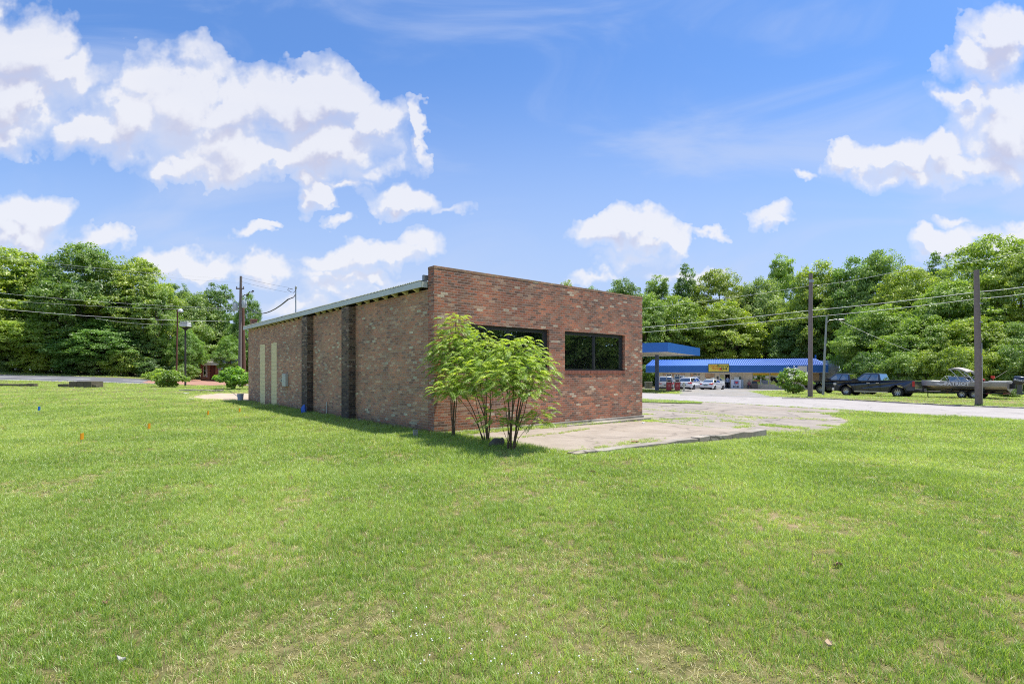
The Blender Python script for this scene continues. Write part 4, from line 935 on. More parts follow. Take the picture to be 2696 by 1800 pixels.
leafy_bush('crape_myrtle', 'rounded bush with white blossom in front of the store by the first wooden pole', 2088, 1037, 84, 68, (1.0,1.1,1.0), 4, 46, 'bush', ls=.10)
leafy_bush('bush', 'spreading bright bush in front of the two thin light poles', 445, 1019, 84, 44, (1.15,1.15,.9), 9, ls=.10)
leafy_bush('bush', 'rounded bright green bush by the far corner of the brick building under the transformer pole', 617, 1024, 78, 62, (1.05,1.25,.9), 10, ls=.10)
leafy_bush('bush', 'low flat bush beside the brick paving left of the two light poles', 420, 1000, 75, 24, (1.2,1.2,.9), 12, ls=.10)

# ---------------------------------------------------------------- text helper
def text_mesh(body, size, mat, parent, loc, rot, name='lettering', extrude=.006, shear=0.0, offset=0.0, space=1.0, xs=1.0):
    cu = bpy.data.curves.new('t', 'FONT'); cu.body = body; cu.size = size; cu.extrude = extrude; cu.shear = shear; cu.offset = offset; cu.space_character = space
    cu.align_x = 'CENTER'; cu.align_y = 'CENTER'; to = bpy.data.objects.new('t', cu); COL.objects.link(to); bpy.context.view_layer.update()
    me = bpy.data.meshes.new_from_object(to.evaluated_get(bpy.context.evaluated_depsgraph_get())); bpy.data.objects.remove(to); bpy.data.curves.remove(cu)
    me.materials.clear(); me.materials.append(mat); o = bpy.data.objects.new(name, me); COL.objects.link(o); o.parent = parent; o.location = loc; o.rotation_euler = rot; o.scale = (xs, 1, 1); return o
UPR = (R_(90), 0, 0)

# ---------------------------------------------------------------- poles, lamps, wires
def wood_pole(px, Ytop, topy, r, label, off, lean=(0, 0), group='wooden poles along the road'):
    u = (px-CX)/F; Y = off/(u*NR[0]+NR[1]); x = u*Y; z0 = g1(x, Y); H = CAMH + (HY-topy)/F*Y - z0
    t = thing('utility_pole', label, 'pole', (x, Y, z0), 0, group); m = MB()
    m.tube([(0,0,-.4),(lean[0]*.3,0,H*.33),(lean[0]*.66,0,H*.66),(lean[0],lean[1],H)], [r*1.12,r*1.02,r*.93,r*.8], 12); m.build('shaft', M_WOOD, t, smooth=True)
    return t, Vector((x, Y, z0)), H
t1, b1, h1 = wood_pole(2133, 0, 721, .155, 'bare wooden utility pole standing in the roadside grass beside the flowering bush', 40.4, (.05, 0))
m = MB(); m.box(-.15,.2,-.17,-.12,h1*.93,h1*.95); m.build('bracket', M_STEEL, t1)
t2, b2, h2 = wood_pole(2577, 0, 711, .165, 'thick wooden utility pole standing in front of the boat near the right edge', 40.4, (-.14, 0))
for z in (2.3, 4.9, 6.0): MB().lathe([(.175, z), (.18, z+.03), (.175, z+.06)], 12).build('band', M_STEEL, t2)
MB().tube([(.19,-.03,.1),(.17,-.03,3.0)], .02, 6).build('conduit', M_STEEL, t2); MB().box(-.03,.05,-.19,-.16,3.1,3.7).build('bracket', M_STEEL, t2)
m = MB(); m.lathe([(.23,-.05),(.19,.1),(.165,.25)], 10); m.build('grass_collar', pm('weed_green', (.10,.16,.04), .9), t2)
# street lamp
x, Y = PX(2171, 46), 46.0; z0 = g1(x, Y); H = CAMH + (HY-834)/F*Y - z0; k = Y/F
t = thing('street_lamp', 'pale metal street lamp pole with a curved arm behind the first wooden pole', 'street lamp', (x, Y, z0))
m = MB(); m.tube([(-.15,0,-.3),(0,0,H*.5),(.18,0,H)], [.11,.09,.07], 10); m.build('pole', pm('aged_grey_pole', (.33,.36,.31), .7, var=.3), t, smooth=True)
m = MB(); m.tube([(.15,0,H-.55),(.35,-.1,H-.32),(.7,-.2,H-.25),(1.0,-.3,H-.27)], .03, 6); m.build('arm', M_STEEL, t)
m = MB(); m.ball((1.25,-.35,H-.28), (.33,.14,.08)); m.box(.92,1.1,-.37,-.27,H-.31,H-.23); m.build('lamp_head', M_STEEL, t, smooth=True)
LAMPW = Vector((x+1.0, Y-.3, z0+H-.3))
def wire(pts, r, name, label, mat=None, sag=0.0, cat='wire', group=None):
    P3 = []
    for a, b in zip(pts[:-1], pts[1:]):
        a = Vector(a); b = Vector(b)
        for i in range(13): s = i/12; P3.append(a.lerp(b, s) - Vector((0,0,sag*4*s*(1-s))))
    o = MB().tube(P3, r, 5, cap=False).build(name, mat or M_WIRE); tag(o, label, cat, group); return o
def offp(px, py, off=40.4):
    u = (px-CX)/F; Y = off/(u*NR[0]+NR[1]); return P(px, py, Y)
wire([offp(1560,880), offp(1692,862), offp(2134,817), offp(2577,768), offp(2760,745)], .015, 'power_line', 'upper of the two close wires crossing the wooden poles in front of the right woods', sag=.05, group='wires along the wooden poles')
wire([offp(1560,892), offp(1692,874.6), offp(2134,834.5), offp(2577,786), offp(2760,764)], .013, 'power_line', 'lower of the two close wires crossing the wooden poles', sag=.05, group='wires along the wooden poles')
wire([offp(1692,812), offp(2134,752), offp(2345,718), offp(2760,652)], .008, 'power_line', 'thin single wire running from the top of the first wooden pole', sag=.1, group='wires along the wooden poles')
wire([LAMPW, P(2431, 935, 58)], .015, 'power_line', 'slack wire slanting from the street lamp down to the right into the trees', sag=.15)
# left: transformer pole and neighbours
def simple_pole(px, Y, topy, r0, r1, name, label, cat, mat, lean=0.0):
    x = PX(px, Y); z0 = g1(x, Y); H = CAMH + (HY-topy)/F*Y - z0; t = thing(name, label, cat, (x, Y, z0))
    m = MB(); m.tube([(0,0,-.4),(lean*.5,0,H*.5),(lean,0,H)], [r0, (r0+r1)/2, r1], 10); m.build('shaft', mat, t, smooth=True); return t, H, Vector((x, Y, z0))
tp, HT, TB = simple_pole(631, 50, 727, .17, .11, 'utility_pole', 'tall grey wooden utility pole with transformers beside the far end of the brick building', 'pole', M_WOOD, .12)
for (dx, dz, sc) in ((-.50, 2.9, 1.0), (.36, 2.65, .8)):
    m = MB(); m.lathe([(.0,-.36),(.20,-.36),(.22,-.30),(.22,.28),(.20,.34),(.10,.38),(0,.38)], 14, c=(.1+dx,-.05,HT-dz)); m.tube([(.1+dx,-.05,HT-dz+.36),(.1+dx,-.05,HT-dz+.55)], .035, 6); m.box(min(.1,.1+dx),max(.1,.1+dx),-.08,-.02,HT-dz+.1,HT-dz+.16); m.build('transformer', pm('transformer_grey', (.52,.56,.55), .5, .1), tp, smooth=True)
m = MB(); m.box(-.30,.45,-.10,-.02,HT-1.25,HT-1.13); m.build('crossarm', M_WOOD, tp)
for q in (-.25,.4): 
    m = MB(); m.lathe([(.03,0),(.06,.05),(.03,.08),(.06,.12),(.02,.16)], 8, c=(q,-.06,HT-1.13)); m.build('insulator', pm('porcelain', (.25,.22,.2), .3), tp)
m = MB(); pts = [(.2,-.05,HT-1.9)]
for i in range(9): pts.append((.35+i*.11, -.05+.04*math.sin(i*2), HT-1.95+.14*math.sin(i*1.3)+.06*i))
m.tube(pts, .035, 5); m.ball((1.28,-.05,HT-1.42), (.12,.1,.09)); m.ball((.75,-.05,HT-1.75), (.11,.1,.08)); m.build('cable_splice', M_WIRED, tp)
sp_, HS, SB = simple_pole(642, 50.6, 800, .22, .15, 'support_pole', 'reddish brown wooden pole leaning close behind the transformer pole', 'pole', pm('creosote_wood', (.16,.075,.05), .9, var=.3, scale=8), -.12)
lp1, HL, LB = simple_pole(464, 47, 815, .075, .055, 'light_pole', 'thin rusty brown pole with a small floodlight, left of the two light poles', 'light pole', pm('rust_pole', (.16,.06,.04), .85, var=.3), .12)
m = MB(); m.tube([(.12,0,HL-.1),(.3,-.05,HL-.05)], .03, 6); m.lathe([(.0,0),(.20,.02),(.22,.14),(.10,.30),(0,.33)], 12, c=(.42,-.05,HL-.25)); m.build('floodlight', pm('lamp_grey', (.6,.62,.66), .4, .2), lp1, smooth=True)
lp2, HL2, LB2 = simple_pole(488, 48, 868, .085, .07, 'light_pole', 'dark pole with a square white cap light, right of the two light poles', 'light pole', pm('dark_pole', (.05,.04,.04), .7, var=.3))
m = MB(); m.lathe([(.08,0),(.30,.22),(.30,.26),(.08,.3)], 10, c=(0,0,HL2-.05)); m.build('collar', M_BLACK, lp2)
m = MB(); m.box(-.36,.36,-.3,.3,HL2+.3,HL2+.44); m.box(-.33,.33,-.27,.27,HL2+.62,HL2+.70); m.box(-.36,.36,-.3,.3,HL2+.48,HL2+.58); m.build('lamp_cap', M_WHITE, lp2)
wires_left = [((-60,807),(596,846),.013,'brightest and lowest long wire across the left woods'),((-60,668),(633,735),.007,'topmost thin wire across the left woods to the pole top'),
 ((-60,672),(633,745),.006,'second thin wire just under the topmost one across the left woods'),((-60,765),(633,812),.008,'grey wire across the middle of the left woods'),((-60,785),(640,815),.006,'faint wire between the grey and the brightest wire on the left'),((250,838),(500,852),.007,'short lower wire ending at the dark light pole')]
for a, b, r, lb in wires_left: wire([P(a[0], a[1], 44 if a[0] < 0 else 47), P(b[0], b[1], 50 if b[0] > 550 else 48)], r, 'power_line', lb, sag=.25, group='wires across the left woods')
def bworld(x, y, z): w = bl(x, y); return Vector((w[0], w[1], z+BZ))
mastp = bworld(0, 11.8, 4.75)
wire([P(648, 800, 50), mastp], .03, 'service_cable', 'black twisted cable sagging from the transformer pole to the roof mast', M_WIRED, sag=.75)
wire([P(636, 731, 50), P(760, 757, 60)], .009, 'power_line', 'thin wire leaving the transformer pole top to the right across the sky', M_WIRED, sag=.05)
wire([P(636, 742, 50), P(760, 770, 60)], .009, 'power_line', 'second thin wire below it leaving the transformer pole across the sky', M_WIRED, sag=.05)

# ---------------------------------------------------------------- store
SL = np.array((20.6, 81.0)); SX = np.array((.924, -.383)); SY = np.array((.383, .924)); SG = -.77
SROT = math.atan2(SX[1], SX[0])
def store_s(px, yo=0.0):
    u = (px-CX)/F; return (u*(SL[1]+SY[1]*yo) - SL[0] - SY[0]*yo) / (SX[0] - u*SX[1])
store = thing('grocery_store', 'low beige roadside store with a bright blue ribbed metal awning across its front', 'store', (SL[0], SL[1], SG), SROT)
M_BLUE = pm('blue_metal', (.02,.15,.56), .6, 0, var=.10, coat=0, scale=1.5); M_BLUE2 = pm('blue_fascia', (.02,.14,.44), .5, var=.10, scale=.8)
M_BEIGE = pm('beige_block', (.78,.68,.52), .85, var=.08, scale=2, bump=.2); M_BLK = brick_mat('white_block', [(0,(.78,.79,.75)),(.5,(.80,.80,.76)),(.8,(.72,.72,.68))], (.60,.60,.57), .3, .5)
SWL = 24.2; WY = 1.3; FB = 2.37; FT = 3.37; RT_ = 4.27
def wz(py, yo, px=1950):   # height above store ground of a photo row at depth yo
    s = store_s(px, yo); Yd = SL[1] + SX[1]*s + SY[1]*yo; return CAMH + (HY-py)/F*Yd - SG
wins = []
for a, b, c, d in ((1745,1804,0,0),(1817,1843,0,0),(1855.5,1882,0,0)): wins.append((store_s(a,WY), store_s(b,WY), .75, 2.25))
dw = (store_s(1894,WY), store_s(1923,WY), .05, 2.15)
wr = [(store_s(1981,WY), store_s(2026,WY), .62, 2.30), (store_s(2027.5,WY), store_s(2085,WY), .62, 2.30)]
mb = MB(); wall_face(mb, store_s(1726,WY), store_s(2157,WY), -.4, FB+.1, wins+[dw]+wr, lambda u, w, z: (u, WY+w, z), .2); mb.build('wall', M_BEIGE, store)
mb = MB(); xl, xr = store_s(1726,WY), store_s(2157,WY); mb.box(xl, xl+.2, WY+.202, 9, -.4, 3.6); mb.box(xl+.2, xr, 8.8, 9, -.4, 3.6); mb.build('wall', M_BEIGE, store)
mb = MB(); mb.box(xr-.2, store_s(2209, WY+1.0), WY+1.0, 9.5, -.4, 4.05); mb.build('wall', M_BLK, store)
mb = MB(); mb.box(xl+.2, xr-.2, WY+.202, 8.8, 3.5, 3.65); mb.build('roof', M_STEEL, store)
mb = MB(); mb.box(xl+.2, xr-.2, 4.5, 4.6, -.1, 3.5); mb.build('partition', pm('dim_shelves', (.06,.055,.05), .9, var=.8, scale=2.5), store)
mb = MB(); mb.box(xl, xr, .2, WY+.0, -.35, .03); mb.build('walkway', M_CURB, store)
mb = MB(); mb.box(-.1, SWL, 0, .08, FB, FT); mb.box(-.1, 0, .08, 3, FB, FT); mb.box(SWL-.1, SWL, .08, 3, FB, FT); mb.build('awning_fascia', M_BLUE2, store)
mb = MB(); mb.box(0, SWL-.1, .08, WY, FB+.02, FB+.06); mb.box(-.1, SWL, -.015, .09, FB-.04, FB-.002); mb.build('soffit', M_WHITE, store)
mb = MB(); n = 92; x0, x1 = .8, SWL-1.4        # ribbed mansard
for i in range(n):
    a = -.1 + (SWL+.1)*i/n; b = -.1 + (SWL+.1)*(i+1)/n; ta = x0 + (x1-x0)*i/n; tb = x0 + (x1-x0)*(i+1)/n; w = .085
    mb.add([(a,.02,FT),(b,.02,FT),(tb,1.0,RT_),(ta,1.0,RT_)], [(0,1,2,3)])
    mb.add([(a,-.03,FT+.03),(a+w,-.03,FT+.03),(ta+w,.95,RT_+.05),(ta,.95,RT_+.05),(a,.03,FT),(a+w,.03,FT),(ta+w,1.01,RT_),(ta,1.01,RT_)], [(0,1,2,3),(0,3,7,4),(1,5,6,2),(0,4,5,1)], 1)
for sx, e0, e1 in ((-1,-.1,x0),(1,SWL,x1)):
    for i in range(7):
        y0 = .02+i*.42; mb.add([(e0,y0,FT),(e0,y0+.36,FT),(e1,1.0+i*.3+.28,RT_),(e1,1.0+i*.3,RT_)], [(0,1,2,3)]); mb.add([(e0,y0+.36,FT+.02),(e0,y0+.42,FT+.02),(e1,1.0+i*.3+.30,RT_+.03),(e1,1.0+i*.3+.28,RT_+.03)], [(0,1,2,3)])
mb.box(x0-.1, x1+.1, .96, 1.1, RT_-.02, RT_+.06); mb.box(x1-.05, x1+.1, 1.0, 1.3, RT_, RT_+.5); mb.build('awning_roof', [M_BLUE, pm('blue_rib', (.03,.19,.62), .55)], store, fixn=False)
for (a, b, c, d) in wins+wr:
    f = MB(); f.box(a, b, WY+.05, WY+.10, c, c+.06, 0); f.box(a, b, WY+.05, WY+.10, d-.06, d, 0); f.box(a, a+.06, WY+.05, WY+.10, c+.06, d-.06); f.box(b-.06, b, WY+.05, WY+.10, c+.06, d-.06)
    wo = f.build('window', pm('window_frame_grey', (.42,.40,.36), .5), store); g = MB(); g.box(a+.06, b-.06, WY+.07, WY+.08, c+.06, d-.06); g.build('pane', M_GLASS, wo)
# goods and posters behind the glass
goods = [((.55,.35,.2),.30),((.6,.62,.6),.5),((.1,.15,.3),.4),((.35,.12,.08),.45),((.75,.75,.7),.4),((.2,.3,.2),.35)]
for (a, b, c, d) in wins+wr:
    q = a+.15; sh = MB()
    for zz in (c+.1, c+.55, c+1.0): sh.box(a+.08, b-.08, WY+.45, WY+.8, zz-.03, zz)
    while q < b-.3:
        for zz in (c+.1, c+.55, c+1.0):
            if random.random() < .75: w = random.uniform(.1,.3); sh.box(q, min(b-.1, q+w), WY+.47, WY+.7, zz+.002, zz+random.uniform(.12,.34), random.randrange(6))
        q += .33
    sh.build('shelf_goods', [pm('goods_%s' % nm, c_, .6) for nm, (c_, _) in zip(('tan','grey','navy','rust','cream','green'), goods)], store)
for (a, b, c, d) in wr:
    mb = MB(); mb.box(a+.06, b-.06, WY+.02, WY+.045, 1.98, 2.26); mb.build('yellow_banner', pm('yellow_vinyl', (.75,.50,.03), .5), store)
a, b, c, d = wr[0]
for (fx0, fx1, fz0, fz1, m_, nm) in ((.10,.28,1.55,1.85,M_WHITE,'notice'),(.76,.96,1.55,1.85,M_WHITE,'notice'),(.06,.42,1.02,1.28,pm('orange_poster',(.62,.22,.10),.6),'poster'),(.45,.54,.68,1.45,pm('pale_strip',(.6,.62,.6),.6),'notice'),(.58,.92,.70,1.25,pm('bluegrey_poster',(.25,.27,.33),.6),'poster')):
    mb = MB(); mb.box(a+(b-a)*fx0, a+(b-a)*fx1, WY+.03, WY+.045, fz0, fz1); mb.build(nm, m_, store)
mb = MB(); mb.box(store_s(2088,WY), store_s(2120,WY), WY-.03, WY-.003, 1.1, 2.2); mb.build('poster', pm('rust_orange_poster', (.5,.22,.12), .7, var=.5, scale=2), store)
mb = MB(); q = store_s(2130,WY)
while q < store_s(2156,WY): mb.box(q, q+.11, WY-.03, WY-.003, .05, 2.3); q += .125
mb.build('plank_panel', pm('tan_planks', (.50,.36,.20), .8, var=.35, scale=2), store)
# door
a, b = dw[0], dw[1]; f = MB(); mid = (a+b)/2
for q in (a, mid-.04, b-.08): f.box(q, q+.08, WY+.03, WY+.12, .05, 2.15)
f.box(a+.08, mid-.04, WY+.03, WY+.12, 2.05, 2.15); f.box(mid+.04, b-.08, WY+.03, WY+.12, 2.05, 2.15); f.box(a+.08, mid-.04, WY+.03, WY+.12, .05, .15); f.box(mid+.04, b-.08, WY+.03, WY+.12, .05, .15)
do = f.build('door', pm('aluminium_frame', (.5,.5,.5), .4, .3), store)
g = MB(); g.box(a+.08, mid-.04, WY+.07, WY+.08, .15, 2.05); g.build('pane', M_GLASS, do)
g = MB(); g.box(mid+.04, b-.08, WY+.02, WY+.05, 1.0, 1.06); g.build('push_bar', M_WHITE, do)
mb = MB(); q = store_s(1887,WY); mb.box(q, q+.25, WY-.06, WY-.003, 1.35, 1.8); mb.build('meter', M_FRAME, store)
# signs on the fascia
s_a, s_b = store_s(1866), store_s(1918.5); sgn = MB(); sgn.box(s_a-.08, s_b+.08, -.16, -.003, 2.42, 3.62); so = sgn.build('sign', pm('sign_case_green', (.05,.10,.06), .5), store)
mb = MB(); mb.box(s_a, s_b, -.19, -.162, 2.49, 3.55); mb.build('sign_face', pm('sign_yellow', (.80,.62,.07), .5, var=.03), so)
sw = s_b-s_a; O1 = pm('sign_orange', (.62,.16,.02), .5); G1 = pm('sign_green', (.03,.13,.03), .5); R1 = pm('sign_red', (.65,.03,.02), .5); K1 = pm('sign_black', (.02,.02,.02), .5)
text_mesh('Union', .46, O1, so, (s_a+sw*.24, -.20, 3.30), UPR, shear=.3, offset=.008); text_mesh('Point', .46, O1, so, (s_a+sw*.32, -.20, 2.92), UPR, shear=.3, offset=.008)
text_mesh('Grocery', .46, G1, so, (s_a+sw*.70, -.20, 3.30), UPR, offset=.014); text_mesh('&', .46, R1, so, (s_a+sw*.58, -.20, 2.86), UPR, offset=.02); text_mesh('Deli', .48, K1, so, (s_a+sw*.78, -.20, 2.88), UPR, offset=.02)
mb = MB(); mb.box(s_a+sw*.1, s_a+sw*.9, -.196, -.191, 2.58, 2.60); mb.build('sign_line', O1, so)
mb = MB(); mb.box(store_s(2100), store_s(2125), -.06, -.003, 2.45, 3.25); mb.build('blank_panel', pm('blank_cream', (.85,.78,.66), .6, var=.05), store)

# pump canopy
cpt = np.array((14.75, 50.0)); cz0 = 3.54; cz1 = 4.44; dA = np.array((.52,.854)); dB = np.array((-.854,.52))
can = thing('pump_canopy', 'flat blue canopy over the petrol pumps with a grubby white underside', 'canopy', (cpt[0], cpt[1], -.45), math.atan2(dA[1], dA[0]))
Lc, Wc = 14.1, 9.0
mb = MB(); mb.box(0, Lc, 0, .05, cz0+.45, cz1+.45); mb.box(0, Lc, Wc-.05, Wc, cz0+.45, cz1+.45); mb.box(0, .05, .05, Wc-.05, cz0+.45, cz1+.45); mb.box(Lc-.05, Lc, .05, Wc-.05, cz0+.45, cz1+.45); mb.build('canopy_fascia', M_BLUE2, can)
mb = MB(); mb.box(.05, Lc-.05, .05, Wc-.05, cz0+.50, cz0+.56); mb.build('canopy_ceiling', pm('dirty_white_panel', (.82,.78,.70), .7, var=.25, scale=.5, dirt=(.3,.22,.15,.6)), can)
mb = MB(); mb.box(.05, Lc-.05, .05, Wc-.05, cz1+.38, cz1+.42); mb.build('canopy_roof', M_STEEL, can)
def cl(px, Y): w = np.array((PX(px, Y), Y)) - cpt; return float(w@dA), float(w@dB)
for px, Y in ((1729.7, 60.5),):
    a, b = cl(px, Y)
    if 0 < a < Lc and 0 < b < Wc:
        mb = MB(); mb.box(a-.18, a+.18, b-.18, b+.18, -.6, cz0+.50); mb.build('column', pm('canopy_column', (.10,.14,.24), .5), can)
M_PRED = pm('pump_red', (.42,.02,.03), .4, coat=.3)
for i, (px, lb) in enumerate(((1761,'red petrol pump with white top, left of the two, in front of the light van'),(1783,'red petrol pump with white top, right of the two, beside the white crossover'))):
    Y = 58.5; x = PX(px, Y); z0 = g1(x, Y)+.10; t = thing('fuel_pump', lb, 'fuel pump', (x, Y, z0), -.15, 'petrol pumps under the blue canopy')
    mb = MB(); mb.box(-.27,.27,-.2,.2,0,.86); mb.build('cabinet', M_PRED, t, bevel=.02)
    mb = MB(); mb.box(-.24,.24,-.16,.16,.862,1.16); mb.build('display', pm('pump_white', (.6,.58,.56), .5), t, bevel=.01)
    mb = MB(); mb.box(-.18,.18,-.175,-.162,.95,1.12); mb.build('screen', K1, t)
    mb = MB(); mb.box(-.30,.30,-.2,.2,1.52,1.76); mb.box(-.29,-.25,-.1,.1,1.162,1.518); mb.box(.25,.29,-.1,.1,1.162,1.518); mb.build('top_sign', M_WHITE, t)
    mb = MB(); mb.box(-.22,-.03,-.212,-.202,1.58,1.71); mb.box(.03,.22,-.212,-.202,1.58,1.71); mb.build('price_panel', K1, t)
    mb = MB(); mb.lathe([(.0,0),(.13,.001),(.13,.012),(0,.013)], 14, axis='y', c=(0,-.215,.48)); mb.build('emblem', pm('emblem_pink', (.6,.22,.2), .5), t)
    mb = MB(); mb.tube([(.28,-.05,.8),(.42,-.1,.5),(.40,-.12,.2),(.31,-.1,.6)], .02, 6); mb.box(.27,.33,-.1,.02,.75,1.0); mb.build('hose', M_BLACK, t)
mb = MB(); ax = PX(1772, 58.5); mb.box(-1.6, 1.9, -.5, .5, -.3, .1); o = mb.build('pump_island', M_CURB, None, bevel=.03); o.location = (ax, 58.5, g1(ax, 58.5)); o.rotation_euler = (0,0,-.15); tag(o, 'concrete island carrying the two red petrol pumps', 'kerb')
for i, (px, lb) in enumerate(((1703,'grey square bin left of the canopy column, the farther left of two'),(1711.5,'grey square bin left of the canopy column, the one nearer the column'))):
    Y = 66; x = PX(px, Y); t = thing('trash_bin', lb, 'bin', (x, Y, -.40), .2, 'square bins left of the pumps'); mb = MB(); mb.loft([[(-.2,-.2,0),(.2,-.2,0),(.2,.2,0),(-.2,.2,0)],[(-.22,-.22,.75),(.22,-.22,.75),(.22,.22,.75),(-.22,.22,.75)]]); mb.build('bin_body', pm('bin_grey', (.22,.22,.18), .7), t, bevel=.02)
    mb = MB(); mb.box(-.24,.24,-.24,.24,.752,.84); mb.build('lid', pm('bin_lid', (.3,.29,.25), .7), t, bevel=.02)
mb = MB(); mb.box(-.08,.08,-.08,.08,0,.95); mb.box(-.1,.1,-.1,.1,.95,1.0); bo = mb.build('bollard', pm('bollard_cream', (.5,.5,.4), .6)); Y = 56.5; bo.location = at(PX(1800.5, Y), Y); tag(bo, 'short pale bollard at the right end of the pump island', 'bollard')

# ice freezer, bin, people by the store wall
def spt(s, y): return SL + SX*s + SY*y
s_i = store_s(1939, .5); w_ = spt(s_i, .55); ice = thing('ice_freezer', 'white ice merchandiser cabinet with ICE lettering and a red emblem beside the store door', 'ice freezer', (w_[0], w_[1], SG+.03), SROT)
mb = MB(); mb.box(-.72,.62,-.4,.4,.0,1.30); mb.build('cabinet', pm('ice_white', (.66,.70,.78), .45), ice, bevel=.02)
mb = MB(); mb.box(.64,.92,-.38,.4,.0,1.32); mb.build('side_panel', pm('ice_side', (.28,.36,.42), .5), ice, bevel=.02)
mb = MB(); mb.box(-.3,.35,-.25,.3,1.302,1.66); mb.build('header', pm('ice_header', (.58,.60,.52), .5), ice, bevel=.02)
mb = MB(); mb.box(.36,.6,-.2,.3,1.302,1.72); mb.build('box', pm('dark_green_box', (.05,.09,.07), .6), ice)
mb = MB(); mb.box(-.36,.30,-.415,-.402,.62,1.12); e_o = mb.build('poster', pm('ice_blue_poster', (.22,.24,.40), .5), ice)
mb = MB(); mb.prism([(-.18,.86),(-.02,.70),(.16,.84),(.20,1.02),(-.02,.98),(-.20,1.04)], -.43, -.417); mb.build('emblem', pm('emblem_red', (.60,.03,.05), .5), e_o)
text_mesh('ICE', .46, K1, ice, (-.05, -.41, .28), UPR, offset=.02, space=1.15, xs=1.05)
w_ = spt(store_s(1987, .5), .55); t = thing('trash_bin', 'brown square bin with a dark domed top beside the right store window', 'bin', (w_[0], w_[1], SG+.03), SROT)
mb = MB(); mb.box(-.38,.38,-.3,.3,0,.78); mb.build('bin_body', pm('bin_brown', (.16,.13,.11), .7, var=.3), t, bevel=.03)
mb = MB(); mb.loft([[(-.36,-.28,.782),(.36,-.28,.782),(.36,.28,.782),(-.36,.28,.782)],[(-.3,-.2,1.0),(.3,-.2,1.0),(.3,.2,1.0),(-.3,.2,1.0)],[(-.15,-.1,1.08),(.15,-.1,1.08),(.15,.1,1.08),(-.15,.1,1.08)]]); mb.build('lid', M_FRAME, t)
def person(name, label, loc, rz, joints, radii, edges, skin, clothes):
    t = thing(name, label, 'person', loc, rz); me = bpy.data.meshes.new('body'); me.from_pydata(joints, edges, []); o = bpy.data.objects.new('body', me); COL.objects.link(o); o.parent = t
    md = o.modifiers.new('s', 'SKIN'); md.use_smooth_shade = True
    for v, r in zip(me.skin_vertices[0].data if me.skin_vertices else [], radii): v.radius = (r, r)
    if not me.skin_vertices: pass
    sb = o.modifiers.new('u', 'SUBSURF'); sb.levels = sb.render_levels = 1
    m = bpy.data.materials.new('clothed_body'); m.use_nodes = True; nt = m.node_tree; b = nt.nodes['Principled BSDF']; tc = N(nt, 'ShaderNodeTexCoord'); sp = N(nt, 'ShaderNodeSeparateXYZ'); nt.links.new(tc.outputs['Object'], sp.inputs[0])
    hi = max(j[2] for j in joints); c = ramp(nt, mth(nt, 'DIVIDE', sp.outputs[2], hi), clothes, 'CONSTANT'); nt.links.new(c, b.inputs['Base Color']); b.inputs['Roughness'].default_value = .8; me.materials.append(m); return t, o
def fig(h, pose):
    """joints of a figure; pose 'stand' or 'sit'"""
    k = h/1.72
    if pose == 'stand':
        J = [(0,0,.93),(0,0,1.15),(0,0,1.40),(0,0,1.50),(0,-.01,1.60),(0,-.01,1.70),(.18,0,1.38),(.22,-.03,1.12),(.20,-.14,.95),(.20,-.2,.89),(-.18,0,1.38),(-.23,-.02,1.12),(-.22,-.16,.97),(-.22,-.23,.93),(.10,0,.88),(.11,-.02,.48),(.11,.02,.07),(.12,-.12,.04),(-.10,0,.88),(-.11,-.01,.48),(-.11,.03,.07),(-.12,-.11,.04)]
    else:
        J = [(0,0,.50),(0,-.02,.72),(0,-.04,.97),(0,-.05,1.06),(0,-.08,1.15),(0,-.08,1.25),(.17,-.04,.95),(.21,-.14,.72),(.14,-.34,.60),(.12,-.40,.57),(-.17,-.04,.95),(-.21,-.14,.72),(-.14,-.34,.60),(-.12,-.40,.57),(.10,-.02,.48),(.13,-.42,.47),(.13,-.44,.07),(.13,-.56,.04),(-.10,-.02,.48),(-.13,-.42,.47),(-.13,-.46,.07),(-.13,-.57,.04)]
    Rr = [.14,.13,.145,.055,.095,.075,.07,.05,.037,.032,.07,.05,.037,.032,.095,.062,.045,.035,.095,.062,.045,.035]
    E = [(0,1),(1,2),(2,3),(3,4),(4,5),(2,6),(6,7),(7,8),(8,9),(2,10),(10,11),(11,12),(12,13),(0,14),(14,15),(15,16),(16,17),(0,18),(18,19),(19,20),(20,21)]
    return [tuple(c*k for c in j) for j in J], [r*k for r in Rr], E
w_ = spt(store_s(1972.5, .7), .95); J, Rr, E = fig(1.6, 'sit')
pt, po = person('person', 'person in a pink top and dark trousers sitting against the store wall beside the bin', (w_[0], w_[1], SG+.03), SROT, J, Rr, E, None, [(0,(.03,.03,.03)),(.06,(.04,.06,.12)),(.42,(.45,.20,.20)),(.80,(.42,.25,.18)),(.93,(.25,.2,.2))])
mb = MB(); mb.ball((0,-.065*1,1.17),(.09,.10,.07)); mb.build('cap', pm('pinkgrey_cap', (.35,.22,.22), .8), pt, smooth=True)
mb = MB(); mb.box(-.3,.3,-.12,.22,.38,.42); mb.box(-.28,-.24,-.1,.2,0,.38); mb.box(.24,.28,-.1,.2,0,.38); so_ = mb.build('low_bench', M_FRAME); so_.location = (w_[0], w_[1], SG+.03); so_.rotation_euler = (0,0,SROT); tag(so_, 'small dark bench under the person sitting by the store wall', 'bench')
w_ = spt((mid+dw[1])/2, WY-.12); J, Rr, E = fig(1.74, 'stand')
pt2, po2 = person('person', 'person in a light blue shirt standing in the right half of the store doorway', (w_[0], w_[1], SG+.03), SROT, J, Rr, E, None, [(0,(.02,.02,.02)),(.05,(.03,.03,.04)),(.53,(.32,.42,.62)),(.86,(.40,.24,.17)),(.955,(.04,.03,.02))])
